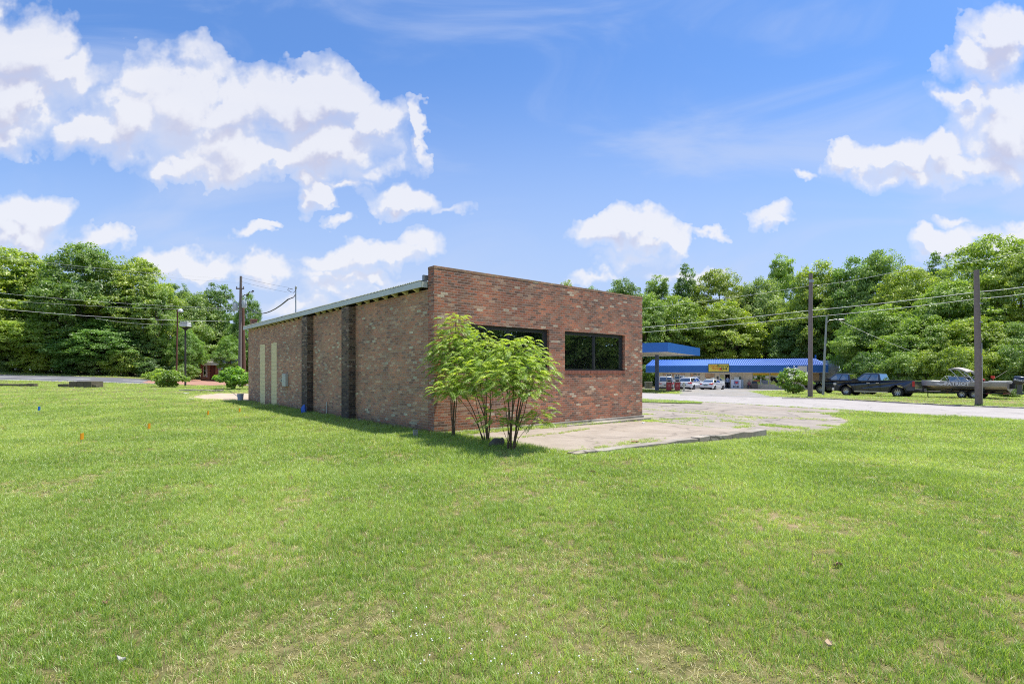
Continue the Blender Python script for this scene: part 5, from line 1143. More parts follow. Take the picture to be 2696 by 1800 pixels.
mb = MB(); mb.ball((0,.01,1.70),(.095,.11,.085)); mb.build('hair', pm('dark_hair', (.03,.02,.015), .8), pt2, smooth=True)

# ---------------------------------------------------------------- vehicles
M_TYRE = pm('tyre', (.018,.018,.018), .85); M_RIM = pm('alloy', (.42,.43,.45), .35, .8); M_CHR = pm('chrome', (.6,.6,.6), .15, .9); M_TAILR = pm('tail_red', (.55,.01,.015), .25, coat=.5); M_LENS = pm('clear_lens', (.6,.6,.6), .15, .3, coat=1)
M_CARW = pm('car_white', (.74,.75,.77), .25, coat=.8, var=.02); M_CARK = pm('car_black', (.016,.024,.045), .18, coat=1.0, var=.05); M_CARN = pm('car_navy', (.02,.024,.05), .25, coat=.9, var=.05); M_TRIM = pm('black_trim', (.02,.02,.022), .6)
def wheel(t, x, y, r, w, spokes=6, rimm=None, out=-1):
    mb = MB(); mb.lathe([(r*.62,-w/2),(r*.93,-w/2),(r,-w*.36),(r,w*.36),(r*.93,w/2),(r*.62,w/2),(r*.60,0),(r*.62,-w/2)], 24, axis='y', cap=False); mb.v = [(a+x, b+y, c+r) for a, b, c in mb.v]; wo = mb.build('wheel', M_TYRE, t, smooth=True)
    mb = MB(); d = out*w*.42; mb.lathe([(r*.56, d*.2),(r*.63, d*.7),(r*.63, d),(r*.57, d)], 24, axis='y', cap=False)
    for k in range(spokes):
        a = 2*math.pi*k/spokes; c, s = math.cos(a), math.sin(a); w0, w1 = r*.10, r*.075
        mb.add([(c*r*.1-s*w0, d*.75, s*r*.1+c*w0),(c*r*.1+s*w0, d*.75, s*r*.1-c*w0),(c*r*.6+s*w1, d*.95, s*r*.6-c*w1),(c*r*.6-s*w1, d*.95, s*r*.6+c*w1),
                (c*r*.1-s*w0, d*.5, s*r*.1+c*w0),(c*r*.1+s*w0, d*.5, s*r*.1-c*w0),(c*r*.6+s*w1, d*.6, s*r*.6-c*w1),(c*r*.6-s*w1, d*.6, s*r*.6+c*w1)], [(0,1,2,3),(7,6,5,4),(0,4,5,1),(1,5,6,2),(2,6,7,3),(3,7,4,0)])
    mb.lathe([(0,d*.9),(r*.14,d*.85),(r*.14,d*.5),(0,d*.5)], 10, axis='y'); mb.v = [(a+x, b+y, c+r) for a, b, c in mb.v]; mb.build('rim', rimm or M_RIM, wo, smooth=False)
    mb = MB(); mb.lathe([(0,d*.1),(r*.58,d*.1),(r*.58,d*.05),(0,d*.05)], 16, axis='y'); mb.v = [(a+x, b+y, c+r) for a, b, c in mb.v]; mb.build('brake_disc', M_TRIM, wo)
def arc(cx, r, n=9, z=None): return [(cx + r*math.cos(math.pi*(1-i/(n-1))), (z or 0) + r*math.sin(math.pi*(1-i/(n-1)))) for i in range(n)]
def body_shell(t, lower, W, cab, Wt, mat, name='body', tuck=.06, zmid=.6):
    """lower: side outline (x,z) front at +x incl. wheel arches; tapered slightly towards sill and shoulder"""
    mb = MB(); n = len(lower); hz = max(z for x, z in lower); lz = min(z for x, z in lower); Lx = max(x for x, z in lower) - min(x for x, z in lower); cx = (max(x for x, z in lower) + min(x for x, z in lower))/2
    def hw(x, z):
        e = abs((x-cx)/(Lx/2)); pl = 1 - .16*max(0, (e-.72)/.28)**2; ver = tuck*max(0, (zmid-z)/(zmid-lz+.01)) + tuck*.9*max(0, (z-zmid)/(hz-zmid+.01))**2
        return W/2*pl - ver
    sideL = [(x, hw(x,z), z) for x, z in lower]; sideR = [(x, -hw(x,z), z) for x, z in lower]
    mb.add(sideL + sideR, [tuple(range(n)), tuple(range(2*n-1, n-1, -1))] + [(i, n+i, n+(i+1) % n, (i+1) % n) for i in range(n)])
    o = mb.build(name, mat, t, smooth=False, bevel=.03); return o, hw
def cabin(t, base, top, wb, wt, mat, glass, splits, name='cabin', gmat=None):
    """base/top: (rear x, front x, z); trapezoid cabin with window panes set proud of its sides"""
    (bx0, bx1, bz), (tx0, tx1, tz) = base, top; mb = MB()
    mb.add([(bx0,-wb,bz),(bx1,-wb*.96,bz),(bx1,wb*.96,bz),(bx0,wb,bz),(tx0,-wt,tz-.02),(tx1,-wt,tz-.02),(tx1,wt,tz-.02),(tx0,wt,tz-.02),(tx0+.15,-wt*.8,tz+.03),(tx1-.15,-wt*.8,tz+.03),(tx1-.15,wt*.8,tz+.03),(tx0+.15,wt*.8,tz+.03)],
           [(0,1,5,4),(1,2,6,5),(2,3,7,6),(3,0,4,7),(4,5,9,8),(5,6,10,9),(6,7,11,10),(7,4,8,11),(8,9,10,11),(3,2,1,0)])
    co = mb.build(name, mat, t, smooth=True, bevel=.03)
    def L(a, b, s): return a + (b-a)*s
    zb, zt = .10, .86
    for sg in (-1, 1):
        for (s0, s1, s2, s3) in splits:      # bottom start/end, top start/end as shares of length
            q = []
            for s, zf in ((s0, zb), (s1, zb), (s3, zt), (s2, zt)):
                xa = L(L(bx0,bx1,s), L(tx0,tx1,s), zf); y = sg*(L(wb*(1-.04*s), wt, zf)+.008); q.append((xa, y, L(bz, tz-.02, zf)))
            m = MB(); m.add(q + [(x, y-sg*.01, z) for x, y, z in q], [(0,1,2,3),(7,6,5,4),(0,4,5,1),(1,5,6,2),(2,6,7,3),(3,7,4,0)]); m.build('side_window', glass, t)
    for (bx, tx, nm, sg) in ((bx1, tx1, 'windshield', 1), (bx0, tx0, 'rear_window', -1)):
        q = [(L(bx,tx,zf)+sg*.012, y*L(wb*.9,wt*.92,zf), L(bz,tz-.02,zf)+.006) for zf, y in ((.10,-1),(.10,1),(.9,1),(.9,-1))]
        m = MB(); m.add(q + [(x-sg*.012, y, z-.01) for x, y, z in q], [(0,1,2,3),(7,6,5,4),(0,4,5,1),(1,5,6,2),(2,6,7,3),(3,7,4,0)]); m.build(nm, glass, t)
    return co
def pickup(name, label, loc, rz, mat, seedx=0):
    t = thing(name, label, 'pickup truck', loc, rz)      # front at +x, wheelbase 3.75
    r = .40; fa, ra = 1.95, -1.80
    low = [(2.92,.42),(2.98,.62),(2.98,.98),(2.90,1.13),(2.35,1.21),(1.35,1.24),(1.30,1.26),(-.58,1.29),(-.62,1.33),(-2.85,1.33),(-2.92,1.28),(-2.92,.62),(-2.80,.55)] 
    low += [(-2.32,.52)] + [(ra + .53*math.cos(math.pi*(1-i/10))*1, .40+.56*math.sin(math.pi*(1-i/10))) for i in range(11)][0:11]
    low += [(-1.2,.40),(1.35,.40)] + [(fa + .53*math.cos(math.pi*(1-i/10)), .40+.56*math.sin(math.pi*(1-i/10))) for i in range(11)] + [(2.55,.42)]
    body_shell(t, low, 2.02, None, None, mat, zmid=.85)
    cabin(t, (-.62, 1.42, 1.25), (-.42, .72, 1.90), .93, .74, mat, M_CARGL, [(.08,.46,.06,.42),(.50,.93,.47,.86)])
    m = MB(); m.box(-2.80,-.70,-.80,.80,1.331,1.336); m.build('bed_cover', M_TRIM, t)
    for sg in (-1, 1):
        m = MB(); m.tube([(ra+.60*math.cos(a), sg*1.0, .40+.62*math.sin(a)) for a in [math.pi*i/12 for i in range(13)]], .035, 6); m.tube([(fa+.60*math.cos(a), sg*1.0, .40+.62*math.sin(a)) for a in [math.pi*i/12 for i in range(13)]], .035, 6); m.build('fender_flare', M_TRIM, t)
        m = MB(); m.box(-2.94,-2.80,sg*.98-.08,sg*.98+.04,.86,1.28); m.build('tail_light', M_TAILR, t, bevel=.02)
        m = MB(); m.box(2.75,2.99,sg*.80-.14,sg*.80+.12,.90,1.06); m.build('headlight', M_LENS, t, bevel=.02)
        m = MB(); m.box(1.15,1.40,sg*1.12-.10,sg*1.12+.10,1.28,1.50); m.box(1.2,1.28,sg*.95-.1,sg*1.0+.1,1.32,1.37); m.build('mirror', M_TRIM, t, bevel=.02)
        m = MB(); m.box(-1.15,1.3,sg*.98-.07,sg*.98+.07,.36,.42); m.build('running_board', M_CHR, t)
        for hx in (.25,-.42): 
            m = MB(); m.box(hx-.12,hx+.12,sg*1.005-.02,sg*1.005+.02,1.10,1.14); m.build('door_handle', M_CHR, t)
        for hx in (1.25, .28, -.60):
            m = MB(); m.box(hx-.006,hx+.006,sg*1.003-.012,sg*1.003+.012,.48,1.24); m.build('door_seam', M_TRIM, t)
    m = MB(); m.box(-3.12,-2.90,-.95,.95,.48,.68); m.build('rear_bumper', M_TRIM, t, bevel=.03)
    m = MB(); m.box(2.90,3.10,-.95,.95,.42,.66); m.build('front_bumper', M_CHR, t, bevel=.03)
    m = MB(); m.box(2.95,3.02,-.62,.62,.72,1.05); m.build('grille', M_TRIM, t)
    for x in (fa, ra):
        for sg in (-1, 1): wheel(t, x, sg*.86, r, .27, 8, out=sg)
    m = MB(); m.box(-2.5,2.6,-.7,.7,.34,.60); m.build('underbody', M_BLACK, t)
    return t
RD = math.atan2(DR[1], DR[0])          # road heading
def along(px, off): u = (px-CX)/F; Y = off/(u*NR[0]+NR[1]); return np.array((u*Y, Y))
p = along(2309, 49.8); tk = pickup('pickup_truck', 'shiny black extended-cab pickup hitched in front of the boat, nearer of the two dark pickups', at(p[0], p[1], -.02), RD, M_CARK)
p = along(2230, 54.0); tk2 = pickup('pickup_truck', 'dark pickup half hidden behind the nearer one, with a black bull bar', at(p[0], p[1], .02), RD+.05, M_CARN)
m = MB(); m.box(3.12,3.2,-.8,.8,.40,.50); m.box(3.12,3.18,-.55,-.47,.42,1.15); m.box(3.12,3.18,.47,.55,.42,1.15); m.tube([(3.16,-.8,.8),(3.3,-.5,1.12),(3.3,.5,1.12),(3.16,.8,.8)], .05, 8); m.build('bull_bar', M_TRIM, tk2)
m = MB(); m.lathe([(.1,-.1),(.36,-.12),(.40,0),(.36,.12),(.1,.1)], 18, axis='x', c=(3.45,.3,.85)); m.build('spare_wheel', M_TYRE, tk2)
m = MB(); m.box(1.62,1.95,.995,1.012,1.0,1.07); m.box(2.1,2.18,.985,1.0,1.0,1.06); m.build('badge', M_CHR, tk2)
def car(name, label, loc, rz, mat, kind, cat='car'):
    t = thing(name, label, cat, loc, rz); r = .33 if kind == 'sedan' else .36
    if kind == 'sedan':
        L2 = 2.32; fa, ra = 1.40, -1.30; top = [(2.30,.35),(2.33,.62),(2.18,.78),(1.5,.92),(1.0,.96),(-1.35,1.02),(-2.15,1.06),(-2.28,.98),(-2.33,.60),(-2.28,.32)]; W = 1.78
        cb = ((-1.85,1.15,.97),(-1.05,.30,1.43)); sp = [(.12,.48,.02,.44),(.52,.92,.50,.90)]; wb, wt = .80, .58
    elif kind == 'suv':
        L2 = 2.33; fa, ra = 1.38, -1.32; top = [(2.30,.38),(2.34,.70),(2.22,.92),(1.5,1.04),(1.0,1.08),(-2.15,1.14),(-2.30,1.05),(-2.34,.62),(-2.28,.36)]; W = 1.85
        cb = ((-2.24,1.2,1.09),(-1.85,.45,1.66)); sp = [(.03,.22,.05,.24),(.25,.55,.27,.58),(.58,.93,.61,.93)]; wb, wt = .85, .66
    else:
        L2 = 2.5; fa, ra = 1.55, -1.45; top = [(2.45,.38),(2.5,.75),(2.3,.95),(1.6,1.06),(1.2,1.10),(-2.35,1.12),(-2.48,1.0),(-2.5,.62),(-2.45,.36)]; W = 1.95
        cb = ((-2.42,1.55,1.11),(-2.2,.85,1.78)); sp = [(.03,.30,.04,.30),(.33,.60,.33,.60),(.63,.93,.63,.92)]; wb, wt = .92, .78
    ar = r + .07; zc = r
    low = top + [(ra-.5,.26)] + [(ra + ar*math.cos(math.pi*(1-i/10)), zc*.8+ar*math.sin(math.pi*(1-i/10))) for i in range(11)] + [(ra+ar+.1,.24),(fa-ar-.1,.24)] + [(fa + ar*math.cos(math.pi*(1-i/10)), zc*.8+ar*math.sin(math.pi*(1-i/10))) for i in range(11)]
    body_shell(t, low, W, None, None, mat, zmid=.62)
    cabin(t, *cb, wb, wt, mat, M_CARGL, sp)
    for sg in (-1, 1):
        z = top[-3][1]; m = MB(); m.add([(-L2+.02, sg*W*.26, z-.16),(-L2+.02, sg*W*.44, z-.20),(-L2+.42, sg*W*.502, z-.12),(-L2+.40, sg*W*.495, z-.02),(-L2+.04, sg*W*.42, z-.05),(-L2+.02, sg*W*.27, z-.07)] , [(0,1,2,3,4,5)])
        m.v += [(x+.05, y*.9, zz) for x, y, zz in m.v]; k = 6; m.f += [(11,10,9,8,7,6)] + [(i,6+i,6+(i+1) % 6,(i+1) % 6) for i in range(6)]; m.m += [0]*7
        m.v = [(x-.02, y*1.005, zz) for x, y, zz in m.v]; m.build('tail_light', M_TAILR, t)
        m = MB(); m.box(L2-.35,L2-.02,sg*W*.40-.12,sg*W*.40+.10,.62,.74); m.build('headlight', M_LENS, t, bevel=.02)
        m = MB(); m.box(.75,.92,sg*(W/2+.06)-.10,sg*(W/2+.06)+.08,cb[0][2]+.0,cb[0][2]+.14); m.build('mirror', mat, t, bevel=.02)
    m = MB(); m.box(-L2-.03,-L2+.01,-.26,.26,.60,.74); m.build('number_plate', pm('plate_dark', (.12,.18,.16), .5), t)
    m = MB(); m.box(-L2-.02,-L2+.10,-W*.44,W*.44,.26,.42); m.build('rear_bumper', M_TRIM, t, bevel=.02)
    m = MB(); m.box(-L2+.3,L2-.3,-W*.38,W*.38,.18,.5); m.build('underbody', M_BLACK, t)
    for x in (fa, ra):
        for sg in (-1, 1): wheel(t, x, sg*(W/2-.11), r, .21, 5, out=sg)
    return t
def carpos(px, Y, z=None): x = PX(px, Y); return (x, Y, g1(x, Y) if z is None else z)
car('sedan_car', 'white sedan parked nose-in by the store door, rightmost of the white cars', carpos(1876, 69.8, -.74), math.atan2(.74,.67), M_CARW, 'sedan')
car('crossover_car', 'white crossover parked between the petrol pumps and the white sedan', carpos(1821, 70.5, -.72), math.atan2(.74,.67), M_CARW, 'suv')
car('minivan', 'silvery white van seen from behind through the two petrol pumps', carpos(1752, 70.5, -.72), math.atan2(.97,.25), pm('car_silver', (.55,.57,.60), .3, .2, coat=.6), 'van', 'van')

# boat and trailer (front at +x)
M_HULL = pm('camo_hull', (.36,.35,.38), .4, .3, var=.35, scale=2.2, coat=.3); M_HULLD = pm('hull_dark_band', (.05,.045,.05), .4, var=.3); M_HULLT = pm('hull_tan', (.50,.42,.33), .4, .3, var=.25, scale=1.5, coat=.3); M_ALU = pm('brushed_alu', (.62,.63,.64), .35, .7)
pb = along(2540, 49.4); boat = thing('motor_boat', 'grey and tan aluminium boat lettered PATRIOT on a trailer behind the black pickup', 'boat', at(pb[0], pb[1], 0), RD); boat.scale = (.86, .86, .80)
secs = []; st = [(-2.9,1.0,.78,.55,.0),(-2.0,1.08,.84,.55,.0),(-.5,1.12,.86,.53,.0),(.8,1.05,.76,.54,.01),(1.7,.86,.55,.60,.06),(2.4,.58,.30,.72,.16),(2.85,.30,.12,.88,.30),(3.05,.07,.03,1.02,.48)]
for x, g, c, cz, kz in st:
    gzz = 1.50 + .02*max(0, x); K = .58
    secs.append([(x,0,K+kz),(x,c,cz+.28),(x,g*.98,1.08),(x,g,gzz),(x,g-.10,gzz+.01),(x,max(0,g-.14),gzz-.03),(x,-max(0,g-.14),gzz-.03),(x,-g+.10,gzz+.01),(x,-g,gzz),(x,-g*.98,1.08),(x,-c,cz+.28)])
mb = MB(); n = 11
vs = [p_ for q in secs for p_ in q]; fs = []; ms_ = []
for i in range(len(secs)-1):
    for j in range(n):
        fs.append((i*n+j, i*n+(j+1) % n, (i+1)*n+(j+1) % n, (i+1)*n+j)); ms_.append({0:1,10:1,1:2,9:2,2:0,8:0,5:3}.get(j, 4))
fs.append(tuple(range(n))[::-1]); ms_.append(0); fs.append(tuple((len(secs)-1)*n+j for j in range(n))); ms_.append(0)
mb.add(vs, fs); mb.m = ms_; mb.build('hull', [M_HULL, M_HULLD, M_HULLT, M_TRIM, M_ALU], boat, smooth=True)
for sg in (-1, 1):
    th = 0 if sg < 0 else math.pi
    text_mesh('PATRIOT', .40, pm('letter_white', (.80,.78,.80), .5), boat, (.22*1.0, sg*1.13, 1.29), (R_(90-4*0), 0, th), offset=.018, space=1.06, extrude=.008)
    m = MB(); m.prism([(1.45,1.20),(1.15,1.30),(1.02,1.38),(1.08,1.28),(1.0,1.18),(1.12,1.22),(1.3,1.14)], sg*1.02-.006, sg*1.02+.006); m.prism([(1.30,1.24),(1.6,1.34),(1.9,1.28),(1.65,1.26),(1.5,1.18)], sg*.955-.004, sg*.955+.004); m.build('fish_emblem', pm('letter_white', (.72,.70,.72), .5), boat)
    m = MB(); m.prism([(.78,1.18),(-1.02,1.18),(-1.02,1.16),(.8,1.16)], sg*1.122-.005, sg*1.122+.005); m.build('stripe', M_HULLD, boat)
    # windshield wings
    m = MB(); a = [(1.55,sg*.62,1.52),(.85,sg*.90,1.52),(1.15,sg*.74,1.98)]; m.tube(a+[a[0]], .022, 5); a2 = [(.75,sg*.92,1.52),(-.60,sg*.98,1.52),(-.15,sg*.86,1.92),(.95,sg*.76,1.97)]; m.tube(a2+[a2[0]], .022, 5); wf = m.build('windshield', M_ALU, boat)
    m = MB(); m.add(a, [(0,1,2)]); m.add(a2, [(0,1,2,3)]); m.build('pane', M_CARGL, wf, fixn=False)
m = MB(); m.tube([(1.55,-.62,1.52),(1.55,.62,1.52),(1.15,.74,1.98),(1.15,-.74,1.98),(1.55,-.62,1.52)], .02, 5); m.build('windshield', M_ALU, boat)
m = MB(); m.tube([(.0,-.98,1.5),(.35,-.97,2.1),(.72,-.95,2.55)], .03, 6); m.tube([(.0,.98,1.5),(.35,.97,2.1),(.72,.95,2.55)], .03, 6); m.tube([(-.9,-.98,1.5),(-.45,-.97,2.1),(-.2,-.96,2.32)], .03, 6); m.tube([(-.9,.98,1.5),(-.45,.97,2.1),(-.2,.96,2.32)], .03, 6); m.tube([(-.45,-.97,2.1),(.1,-.97,1.55)], .022, 6); m.tube([(.72,-.95,2.55),(.75,0,2.66),(.72,.95,2.55)], .03, 6); m.build('canopy_frame', M_ALU, boat)
m = MB(); k = 9
for q in (-.78, 0, .78): pass
secs = []
for i in range(10):
    s = i/9; x = .85 - 1.25*s; z = 2.60 + .10*math.sin(math.pi*s) - .26*s*s; w = .98; h = .055+.02*math.sin(math.pi*s)
    secs.append([(x,-w,z-h),(x,-w,z+h),(x,0,z+h+.07),(x,w,z+h),(x,w,z-h),(x,0,z-h+.05)])
m.loft(secs); m.build('folded_canopy', pm('grey_canvas', (.45,.42,.38), .85, var=.15), boat, smooth=True)
m = MB(); m.tube([(-1.35,-.7,1.5),(-2.0,-.75,2.0),(-2.55,-.8,2.5)], .016, 5); m.build('fishing_rod', pm('rod_tan', (.45,.42,.3), .5), boat)
m = MB(); m.box(-1.78,-1.55,-.75,-.6,1.82,2.02); m.box(-1.70,-1.66,-.7,-.66,1.5,1.82); m.build('red_flag', pm('flag_red', (.75,.06,.03), .6), boat)
m = MB(); m.ball((-.95,-.75,1.62),(.22,.14,.16)); m.ball((-.80,-.6,1.72),(.14,.14,.12)); m.build('red_gear', pm('gear_red', (.45,.07,.06), .8, var=.5, scale=9), boat)
m = MB(); m.box(-2.85,-1.7,-.8,.8,1.40,1.58); m.box(-.35,.15,-.65,-.2,1.45,1.68); m.build('deck', pm('deck_grey', (.42,.43,.40), .7), boat, bevel=.05)
mot = MB(); mot.loft([[( -3.15-a*.02,-w,z),(-3.15-a,-w*1.15,z),(-3.15-a*1.9,-w*.8,z),(-3.15-a*2.1,0,z),(-3.15-a*1.9,w*.8,z),(-3.15-a,w*1.15,z),(-3.15-a*.02,w,z),(-3.15+.06,0,z)] for a, w, z in ((.28,.16,1.30),(.36,.22,1.42),(.38,.24,1.65),(.36,.22,1.85),(.26,.16,1.97),(.14,.08,2.02))])
mot.v = [(x - (z-1.3)*.18 + .10, y, z) for x, y, z in mot.v]
outb = mot.build('outboard_motor', pm('motor_navy', (.018,.025,.045), .25, coat=.8), boat, smooth=True)
m = MB(); m.loft([[(-3.2-.1,-w,z),(-3.2-l,-w,z),(-3.2-l,w,z),(-3.2-.1,w,z)] for l, w, z in ((.45,.10,1.30),(.42,.08,1.05),(.40,.06,.75),(.45,.05,.45))]); m.ball((-3.5,0,.52),(.32,.07,.07)); m.box(-3.75,-3.15,-.16,.16,.72,.74); m.build('leg', pm('motor_leg', (.10,.11,.13), .4, coat=.4), outb, smooth=True)
m = MB(); 
for q in range(3): a_ = q*2.09; m.add([(-3.84,0,.52),(-3.86,math.cos(a_)*.16-.04,.52+math.sin(a_)*.16),(-3.82,math.cos(a_+.5)*.17,.52+math.sin(a_+.5)*.17)], [(0,1,2)])
m.build('propeller', M_ALU, outb, fixn=False)
m = MB(); m.box(-3.2,-2.9,-.2,.2,.9,1.35); m.build('transom_bracket', M_TRIM, outb)
text_mesh('SUZUKI', .17, M_WHITE, outb, (-3.46, -.262, 1.66), (R_(90), R_(-16), 0), offset=.006, extrude=.02)
text_mesh('SUZUKI', .17, M_WHITE, outb, (-3.46, .262, 1.66), (R_(90), R_(16), math.pi), offset=.006, extrude=.02)
trl = thing('boat_trailer', 'dark tandem-axle trailer under the PATRIOT boat, tongue towards the black pickup', 'trailer', at(pb[0], pb[1], 0), RD); trl.scale = (.86, .86, .86)
for sg in (-1, 1):
    m = MB(); m.box(-2.7,1.9,sg*.80-.04,sg*.80+.04,.42,.52); m.tube([(1.9,sg*.80,.47),(3.2,sg*.05,.46)], .045, 6); m.build('frame_rail', M_TRIM, trl)
    m = MB(); m.box(-1.55,.55,sg*1.12-.13,sg*1.12+.13,.80,.85); m.box(-1.60,-1.52,sg*1.12-.13,sg*1.12+.13,.62,.82); m.box(.52,.60,sg*1.12-.13,sg*1.12+.13,.62,.82); m.build('fender', M_TRIM, trl, bevel=.02)
    for x in (-.92, -.12): wheel(trl, x, sg*1.10, .33, .2, 8, out=sg)
    m = MB(); m.box(-2.6,1.6,sg*.45-.06,sg*.45+.06,.62,.68); m.build('bunk', pm('bunk_carpet', (.06,.06,.06), .9), trl)
m = MB(); m.box(3.15,3.75,-.05,.05,.42,.50); m.box(2.9,3.0,-.04,.04,.5,1.1); m.tube([(2.6,0,.0),(2.6,0,.6)], .035, 8); m.build('tongue', M_TRIM, trl)
m = MB(); m.box(-1.9,-1.6,-.9,.9,.40,.46); m.box(.9,1.0,-.9,.9,.40,.46); m.box(-2.72,-2.66,-.9,.9,.40,.5); m.build('crossbar', pm('red_crossbar', (.30,.04,.03), .6), trl)

# ---------------------------------------------------------------- small brick house and left ground pieces
Y = 69; hx = PX(556, Y); hz = .52
hs = thing('brick_house', 'small red brick house with a hipped roof and white shutters half hidden under trees', 'house', (hx, Y, hz), .12)
mb = MB(); wall_face(mb, -1.3, 2.6, -.4, 2.15, [(-1.0,-.65,.5,1.95),(-.15,.5,.0,1.95),(1.1,1.6,.5,1.95)], lambda u, w, z: (u, w, z), .2); mb.box(-1.3,-1.1,.202,6,-.4,2.15); mb.box(2.4,2.6,.202,6,-.4,2.15); mb.build('wall', M_BH, hs)
mb = MB(); mb.box(-1.1,2.4,1.4,1.5,-.3,2.15); mb.build('partition', M_DARK, hs)
mb = MB(); mb.loft([[(-1.9,-.6,2.18),(3.2,-.6,2.18),(3.2,7,2.18),(-1.9,7,2.18)],[(-1.9,-.6,2.26),(3.2,-.6,2.26),(3.2,7,2.26),(-1.9,7,2.26)],[(.2,2.4,3.2),(1.1,2.4,3.2),(1.1,3.6,3.2),(.2,3.6,3.2)]]); mb.build('roof', pm('shingle_grey', (.22,.20,.17), .9, var=.25, scale=3), hs)
mb = MB(); mb.box(-.8,1.9,-.62,-.603,2.0,2.35); mb.build('eave_board', M_WHITE, hs)
mb = MB(); mb.box(-.12,.42,.05,.10,0,1.94); mb.build('door', pm('dark_red_door', (.14,.04,.035), .5), hs)
for a, b in ((-1.0,-.65),(1.1,1.6)):
    mb = MB(); mb.box(a,b,.05,.09,.5,.56); mb.box(a,b,.05,.09,1.89,1.95); mb.box(a,a+.06,.05,.09,.56,1.89); mb.box(b-.06,b,.05,.09,.56,1.89); wo = mb.build('window', M_WHITE, hs); mb = MB(); mb.box(a+.06,b-.06,.065,.075,.56,1.89); mb.build('pane', M_GLASS, wo)
for a in (1.65, .9, -.6):
    mb = MB(); mb.box(a-.0,a+.14,-.04,-.003,.45,2.0); mb.build('shutter', pm('bluish_white', (.6,.64,.72), .6), hs)
M_STN = pm('mossy_stone', (.13,.115,.07), .95, var=.5, scale=4, bump=.5)
def gblock(name, label, px0, px1, Y, h, d, cat, mat=None, dz=0.0, cap=None):
    x0, x1 = PX(px0, Y), PX(px1, Y); xc = (x0+x1)/2; t = at(xc, Y+d/2, dz); W = x1-x0
    m = MB(); n = max(2, int(W/.5)); 
    for i in range(n):
        a = -W/2 + W*i/n; b = -W/2 + W*(i+1)/n; jj = random.uniform(-.02,.02); m.box(a+.008, b-.008, -d/2+jj, d/2+jj, -.4, h+random.uniform(-.03,.02))
    o = m.build(name, mat or M_STN, None, bevel=.015); o.location = t; tag(o, label, cat); return o
gblock('stone_block', 'square weathered stone step block in the left lawn before the side road', 181, 240, 40, .48, 1.2, 'stone block')
gblock('stone_edging', 'low weathered stone edging on the left side of the stone step block', 151, 180, 40.1, .24, .4, 'edging')
gblock('stone_edging', 'low weathered stone edging on the right side of the stone step block', 241, 253, 40.1, .24, .4, 'edging')
gblock('stone_edging', 'long low stone edging reaching in from the left edge of the photo', -30, 89, 40, .20, .35, 'edging')
gblock('concrete_edging', 'broken concrete edging strip between the bush and the bare dirt on the left', 468, 580, 38, .10, .5, 'edging', M_CURB)
gblock('concrete_edging', 'red-brown kerb at the corner where the side road meets the brick paving', 372, 445, 57, .14, .3, 'edging', M_CURB)
# bucket
Y = 27.2; x = PX(633, Y); t = thing('bucket', 'grey plastic bucket standing by the far corner of the brick building', 'bucket', at(x, Y))
m = MB(); m.lathe([(0,0),(.125,0),(.155,.36),(.165,.36),(.165,.38),(.145,.38),(.118,.02),(0,.02)], 20); m.build('pail', pm('bucket_grey', (.36,.40,.45), .5), t, smooth=True)
m = MB(); m.tube([(.16*math.cos(a), -.02-.10*math.sin(a), .34-.16*math.sin(a)) for a in [math.pi*i/10 for i in range(11)]], .004, 5); m.build('handle', M_STEEL, t)
# utility flags
def mflag(px, py, col, label, mat, hgt=.36):
    b = GP(px, py); t = thing('marking_flag', label, 'marker flag', at(b[0], b[1]), 0, 'little marking flags in the lawn')
    m = MB(); m.tube([(0,0,-.05),(.01,0,hgt)], .0035, 5); m.build('wire', M_STEEL, t)
    m = MB(); n = 7; V = []
    for i in range(n):
        s = i/(n-1); xx = .012+.045*s*math.cos(s*2); yy = .035*math.sin(s*5); V += [(xx, yy, hgt-.13-.02*s),(xx+.01*s, yy, hgt)]
    m.add(V, [(2*i,2*i+2,2*i+3,2*i+1) for i in range(n-1)]); m.v += [(a, b+.003, c) for a, b, c in V]; m.f += [tuple(q+2*n for q in (2*i,2*i+1,2*i+3,2*i+2)) for i in range(n-1)]; m.m += [0]*(n-1)
    m.build('flag', mat, t, fixn=False)
FO = pm('flag_orange', (.85,.38,.02), .5); FBl = pm('flag_blue', (.02,.16,.55), .5)
mflag(102, 1094, 0, 'blue marking flag in the grass near the left edge', FBl, .33); mflag(214, 1168, 0, 'orange marking flag nearest the camera in the left lawn', FO, .24); mflag(391, 1138, 0, 'orange marking flag right of the nearest one in the left lawn', FO, .24)
mflag(547, 1096, 0, 'faint orange flag low in the grass, left of the pair by the bucket', FO, .2); mflag(630, 1088, 0, 'faint orange flag in the grass in front of the bucket', FO, .2)
b = GP(803, 1082); o = MB().loft([[(-.07,-.05,-.02),(.07,-.05,-.02),(.08,.05,-.02),(-.06,.06,-.02)],[(-.09,-.06,.14),(.06,-.07,.16),(.08,.04,.15),(-.05,.06,.13)],[(-.03,-.02,.26),(.05,-.03,.30),(.05,.02,.27),(-.02,.03,.25)]]).build('blue_bag', pm('bag_blue', (.03,.14,.55), .5), None, smooth=True); b = bl(-.42, 8.6); o.location = at(b[0], b[1], .06); tag(o, 'crumpled blue plastic scrap at the foot of the far pilaster', 'bag')
b = GP(1093, 1152); o = MB().box(-.05,.05,-.05,.05,-.1,.17).box(-.055,.055,-.055,.055,.17,.185).build('marker_post', pm('post_stone', (.34,.33,.27), .9), None, bevel=.006); o.location = at(b[0], b[1]); o.rotation_euler = (0,.05,.4); tag(o, 'short squared marker post in the grass by the near brick corner', 'post')
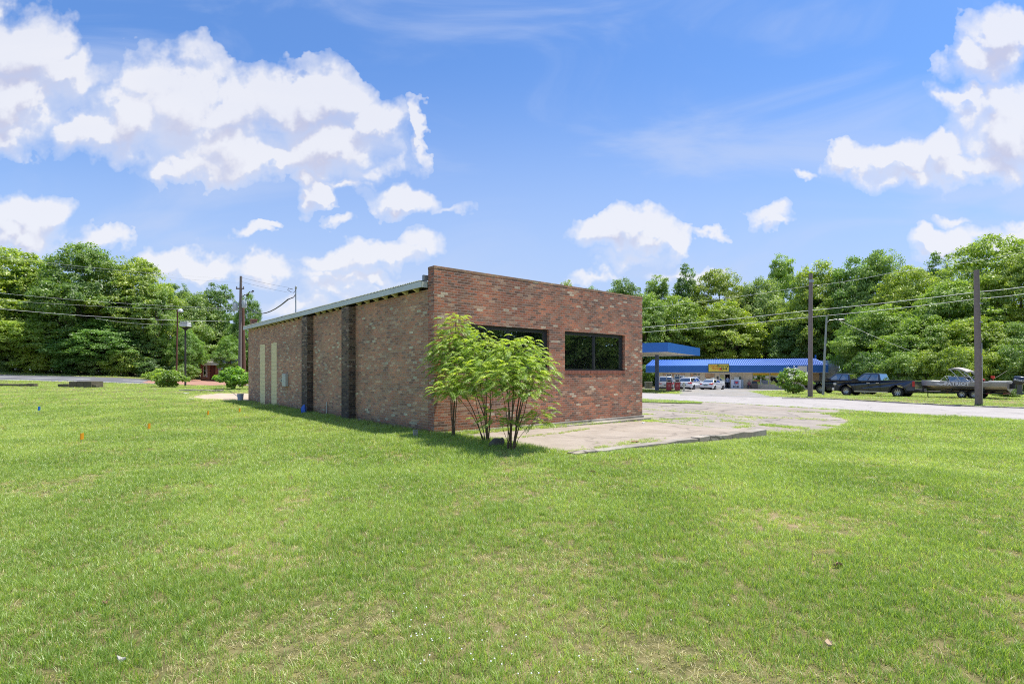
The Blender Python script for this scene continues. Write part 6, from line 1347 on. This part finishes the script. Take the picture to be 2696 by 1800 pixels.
# rock at the shrub foot
b = GP(1303, 1178); m = MB(); m.ball((0,0,.08),(.17,.13,.15), n=14, k=9); m.v = [(x*(1+.25*mnoise.noise(Vector((x*9,y*9,z*9)))), y*(1+.25*mnoise.noise(Vector((x*7+3,y*9,z*9)))), z*(1+.3*mnoise.noise(Vector((x*8,y*8+5,z*8))))) for x, y, z in m.v]
o = m.build('tree_stump', pm('grey_stump', (.12,.105,.095), .95, var=.6, scale=14, bump=.8), None, smooth=True); o.location = at(b[0]+.05, b[1]); tag(o, 'dark knobbly stump at the foot of the feathery shrubs', 'stump')
# litter
def scrap(px, py, w, name, label, mat, cat="litter", h=.02, insl=False):
    b = GP(px, py); n = 7; m = MB(); a0 = random.random()*6; ring = [(w*random.uniform(.6,1.1)*math.cos(a0+i*6.283/n), w*.7*random.uniform(.6,1.1)*math.sin(a0+i*6.283/n)) for i in range(n)]
    V = [(x, y, .004+h*random.random()) for x, y in ring]; V2 = [(x, y, z+.006+h*.4*random.random()) for x, y, z in V]; m.add(V+V2, [tuple(range(n))[::-1], tuple(range(n, 2*n))] + [(i,(i+1) % n,n+(i+1) % n,n+i) for i in range(n)])
    o = m.build(name, mat); z = g1(b[0], b[1]) if not insl else None; o.location = (b[0], b[1], z+.012); tag(o, label, cat); return o
ML = pm('dead_leaf', (.30,.17,.10), .8, var=.4, scale=30); MP = pm('paper_white', (.72,.72,.70), .7)
scrap(407, 1026, .16, 'paper_scrap', 'small white scrap in the left lawn before the spreading bush', MP); scrap(489, 1037, .26, 'stone_slab', 'pale flat stone at the left end of the bare dirt', MP, 'stone', .05); scrap(504, 1052, .30, 'stone_slab', 'pale flat stone in the grass just below the bare dirt', MP, 'stone', .04)
scrap(1693, 1117, .07, 'crumpled_paper', 'crumpled white paper on the kerb by the right brick corner', MP, h=.05)
scrap(2207, 1495, .04, 'dead_leaf', 'reddish brown dead leaf lying in the right half of the lawn', ML, 'leaf', .03); scrap(1556, 1247, .10, 'dead_leaf', 'brown patch of dead leaves in the lawn below the kerb', ML, 'leaf', .03); scrap(275, 1598, .022, 'dead_leaf', 'small brown dead leaf in the left foreground lawn', ML, 'leaf', .03); scrap(2183, 1712, .024, 'dead_leaf', 'tan dead leaf in the lower right of the lawn', pm('tan_leaf', (.5,.36,.22), .8), 'leaf', .03)
scrap(320, 1750, .024, 'wood_chip', 'pale grey wood chip on the bare soil patch at lower left', pm('chip', (.45,.42,.38), .8), 'wood chip', .03); scrap(1672, 1166, .14, 'dead_leaf', 'flat brown leaf litter among the weeds on the apron', ML, 'leaf', .03); scrap(1697+40, 1112, .05, 'dead_leaf', 'small brown leaf on the concrete joint near the brick corner', ML, 'leaf', .02)
# clover blossoms
cl_ = []
for (cx_, cy_, sx_, sy_, n_) in ((1150,1600,70,40,8),(1200,1720,120,50,20),(1050,1480,60,30,3),(1420,1640,180,90,8),(1000,1690,120,70,5),(1500,1760,150,30,6)):
    for _ in range(n_): cl_.append(GP(random.gauss(cx_, sx_), min(1795, random.gauss(cy_, sy_))))
m = MB()
for b in cl_:
    z = g1(*b)+.035+random.random()*.02; m.ball((b[0], b[1], z), (.005,.005,.004), n=6, k=4)
o = m.build('clover_blossoms', M_FLOW); tag(o, 'tiny white clover blossoms scattered in the foreground lawn', kind='stuff')
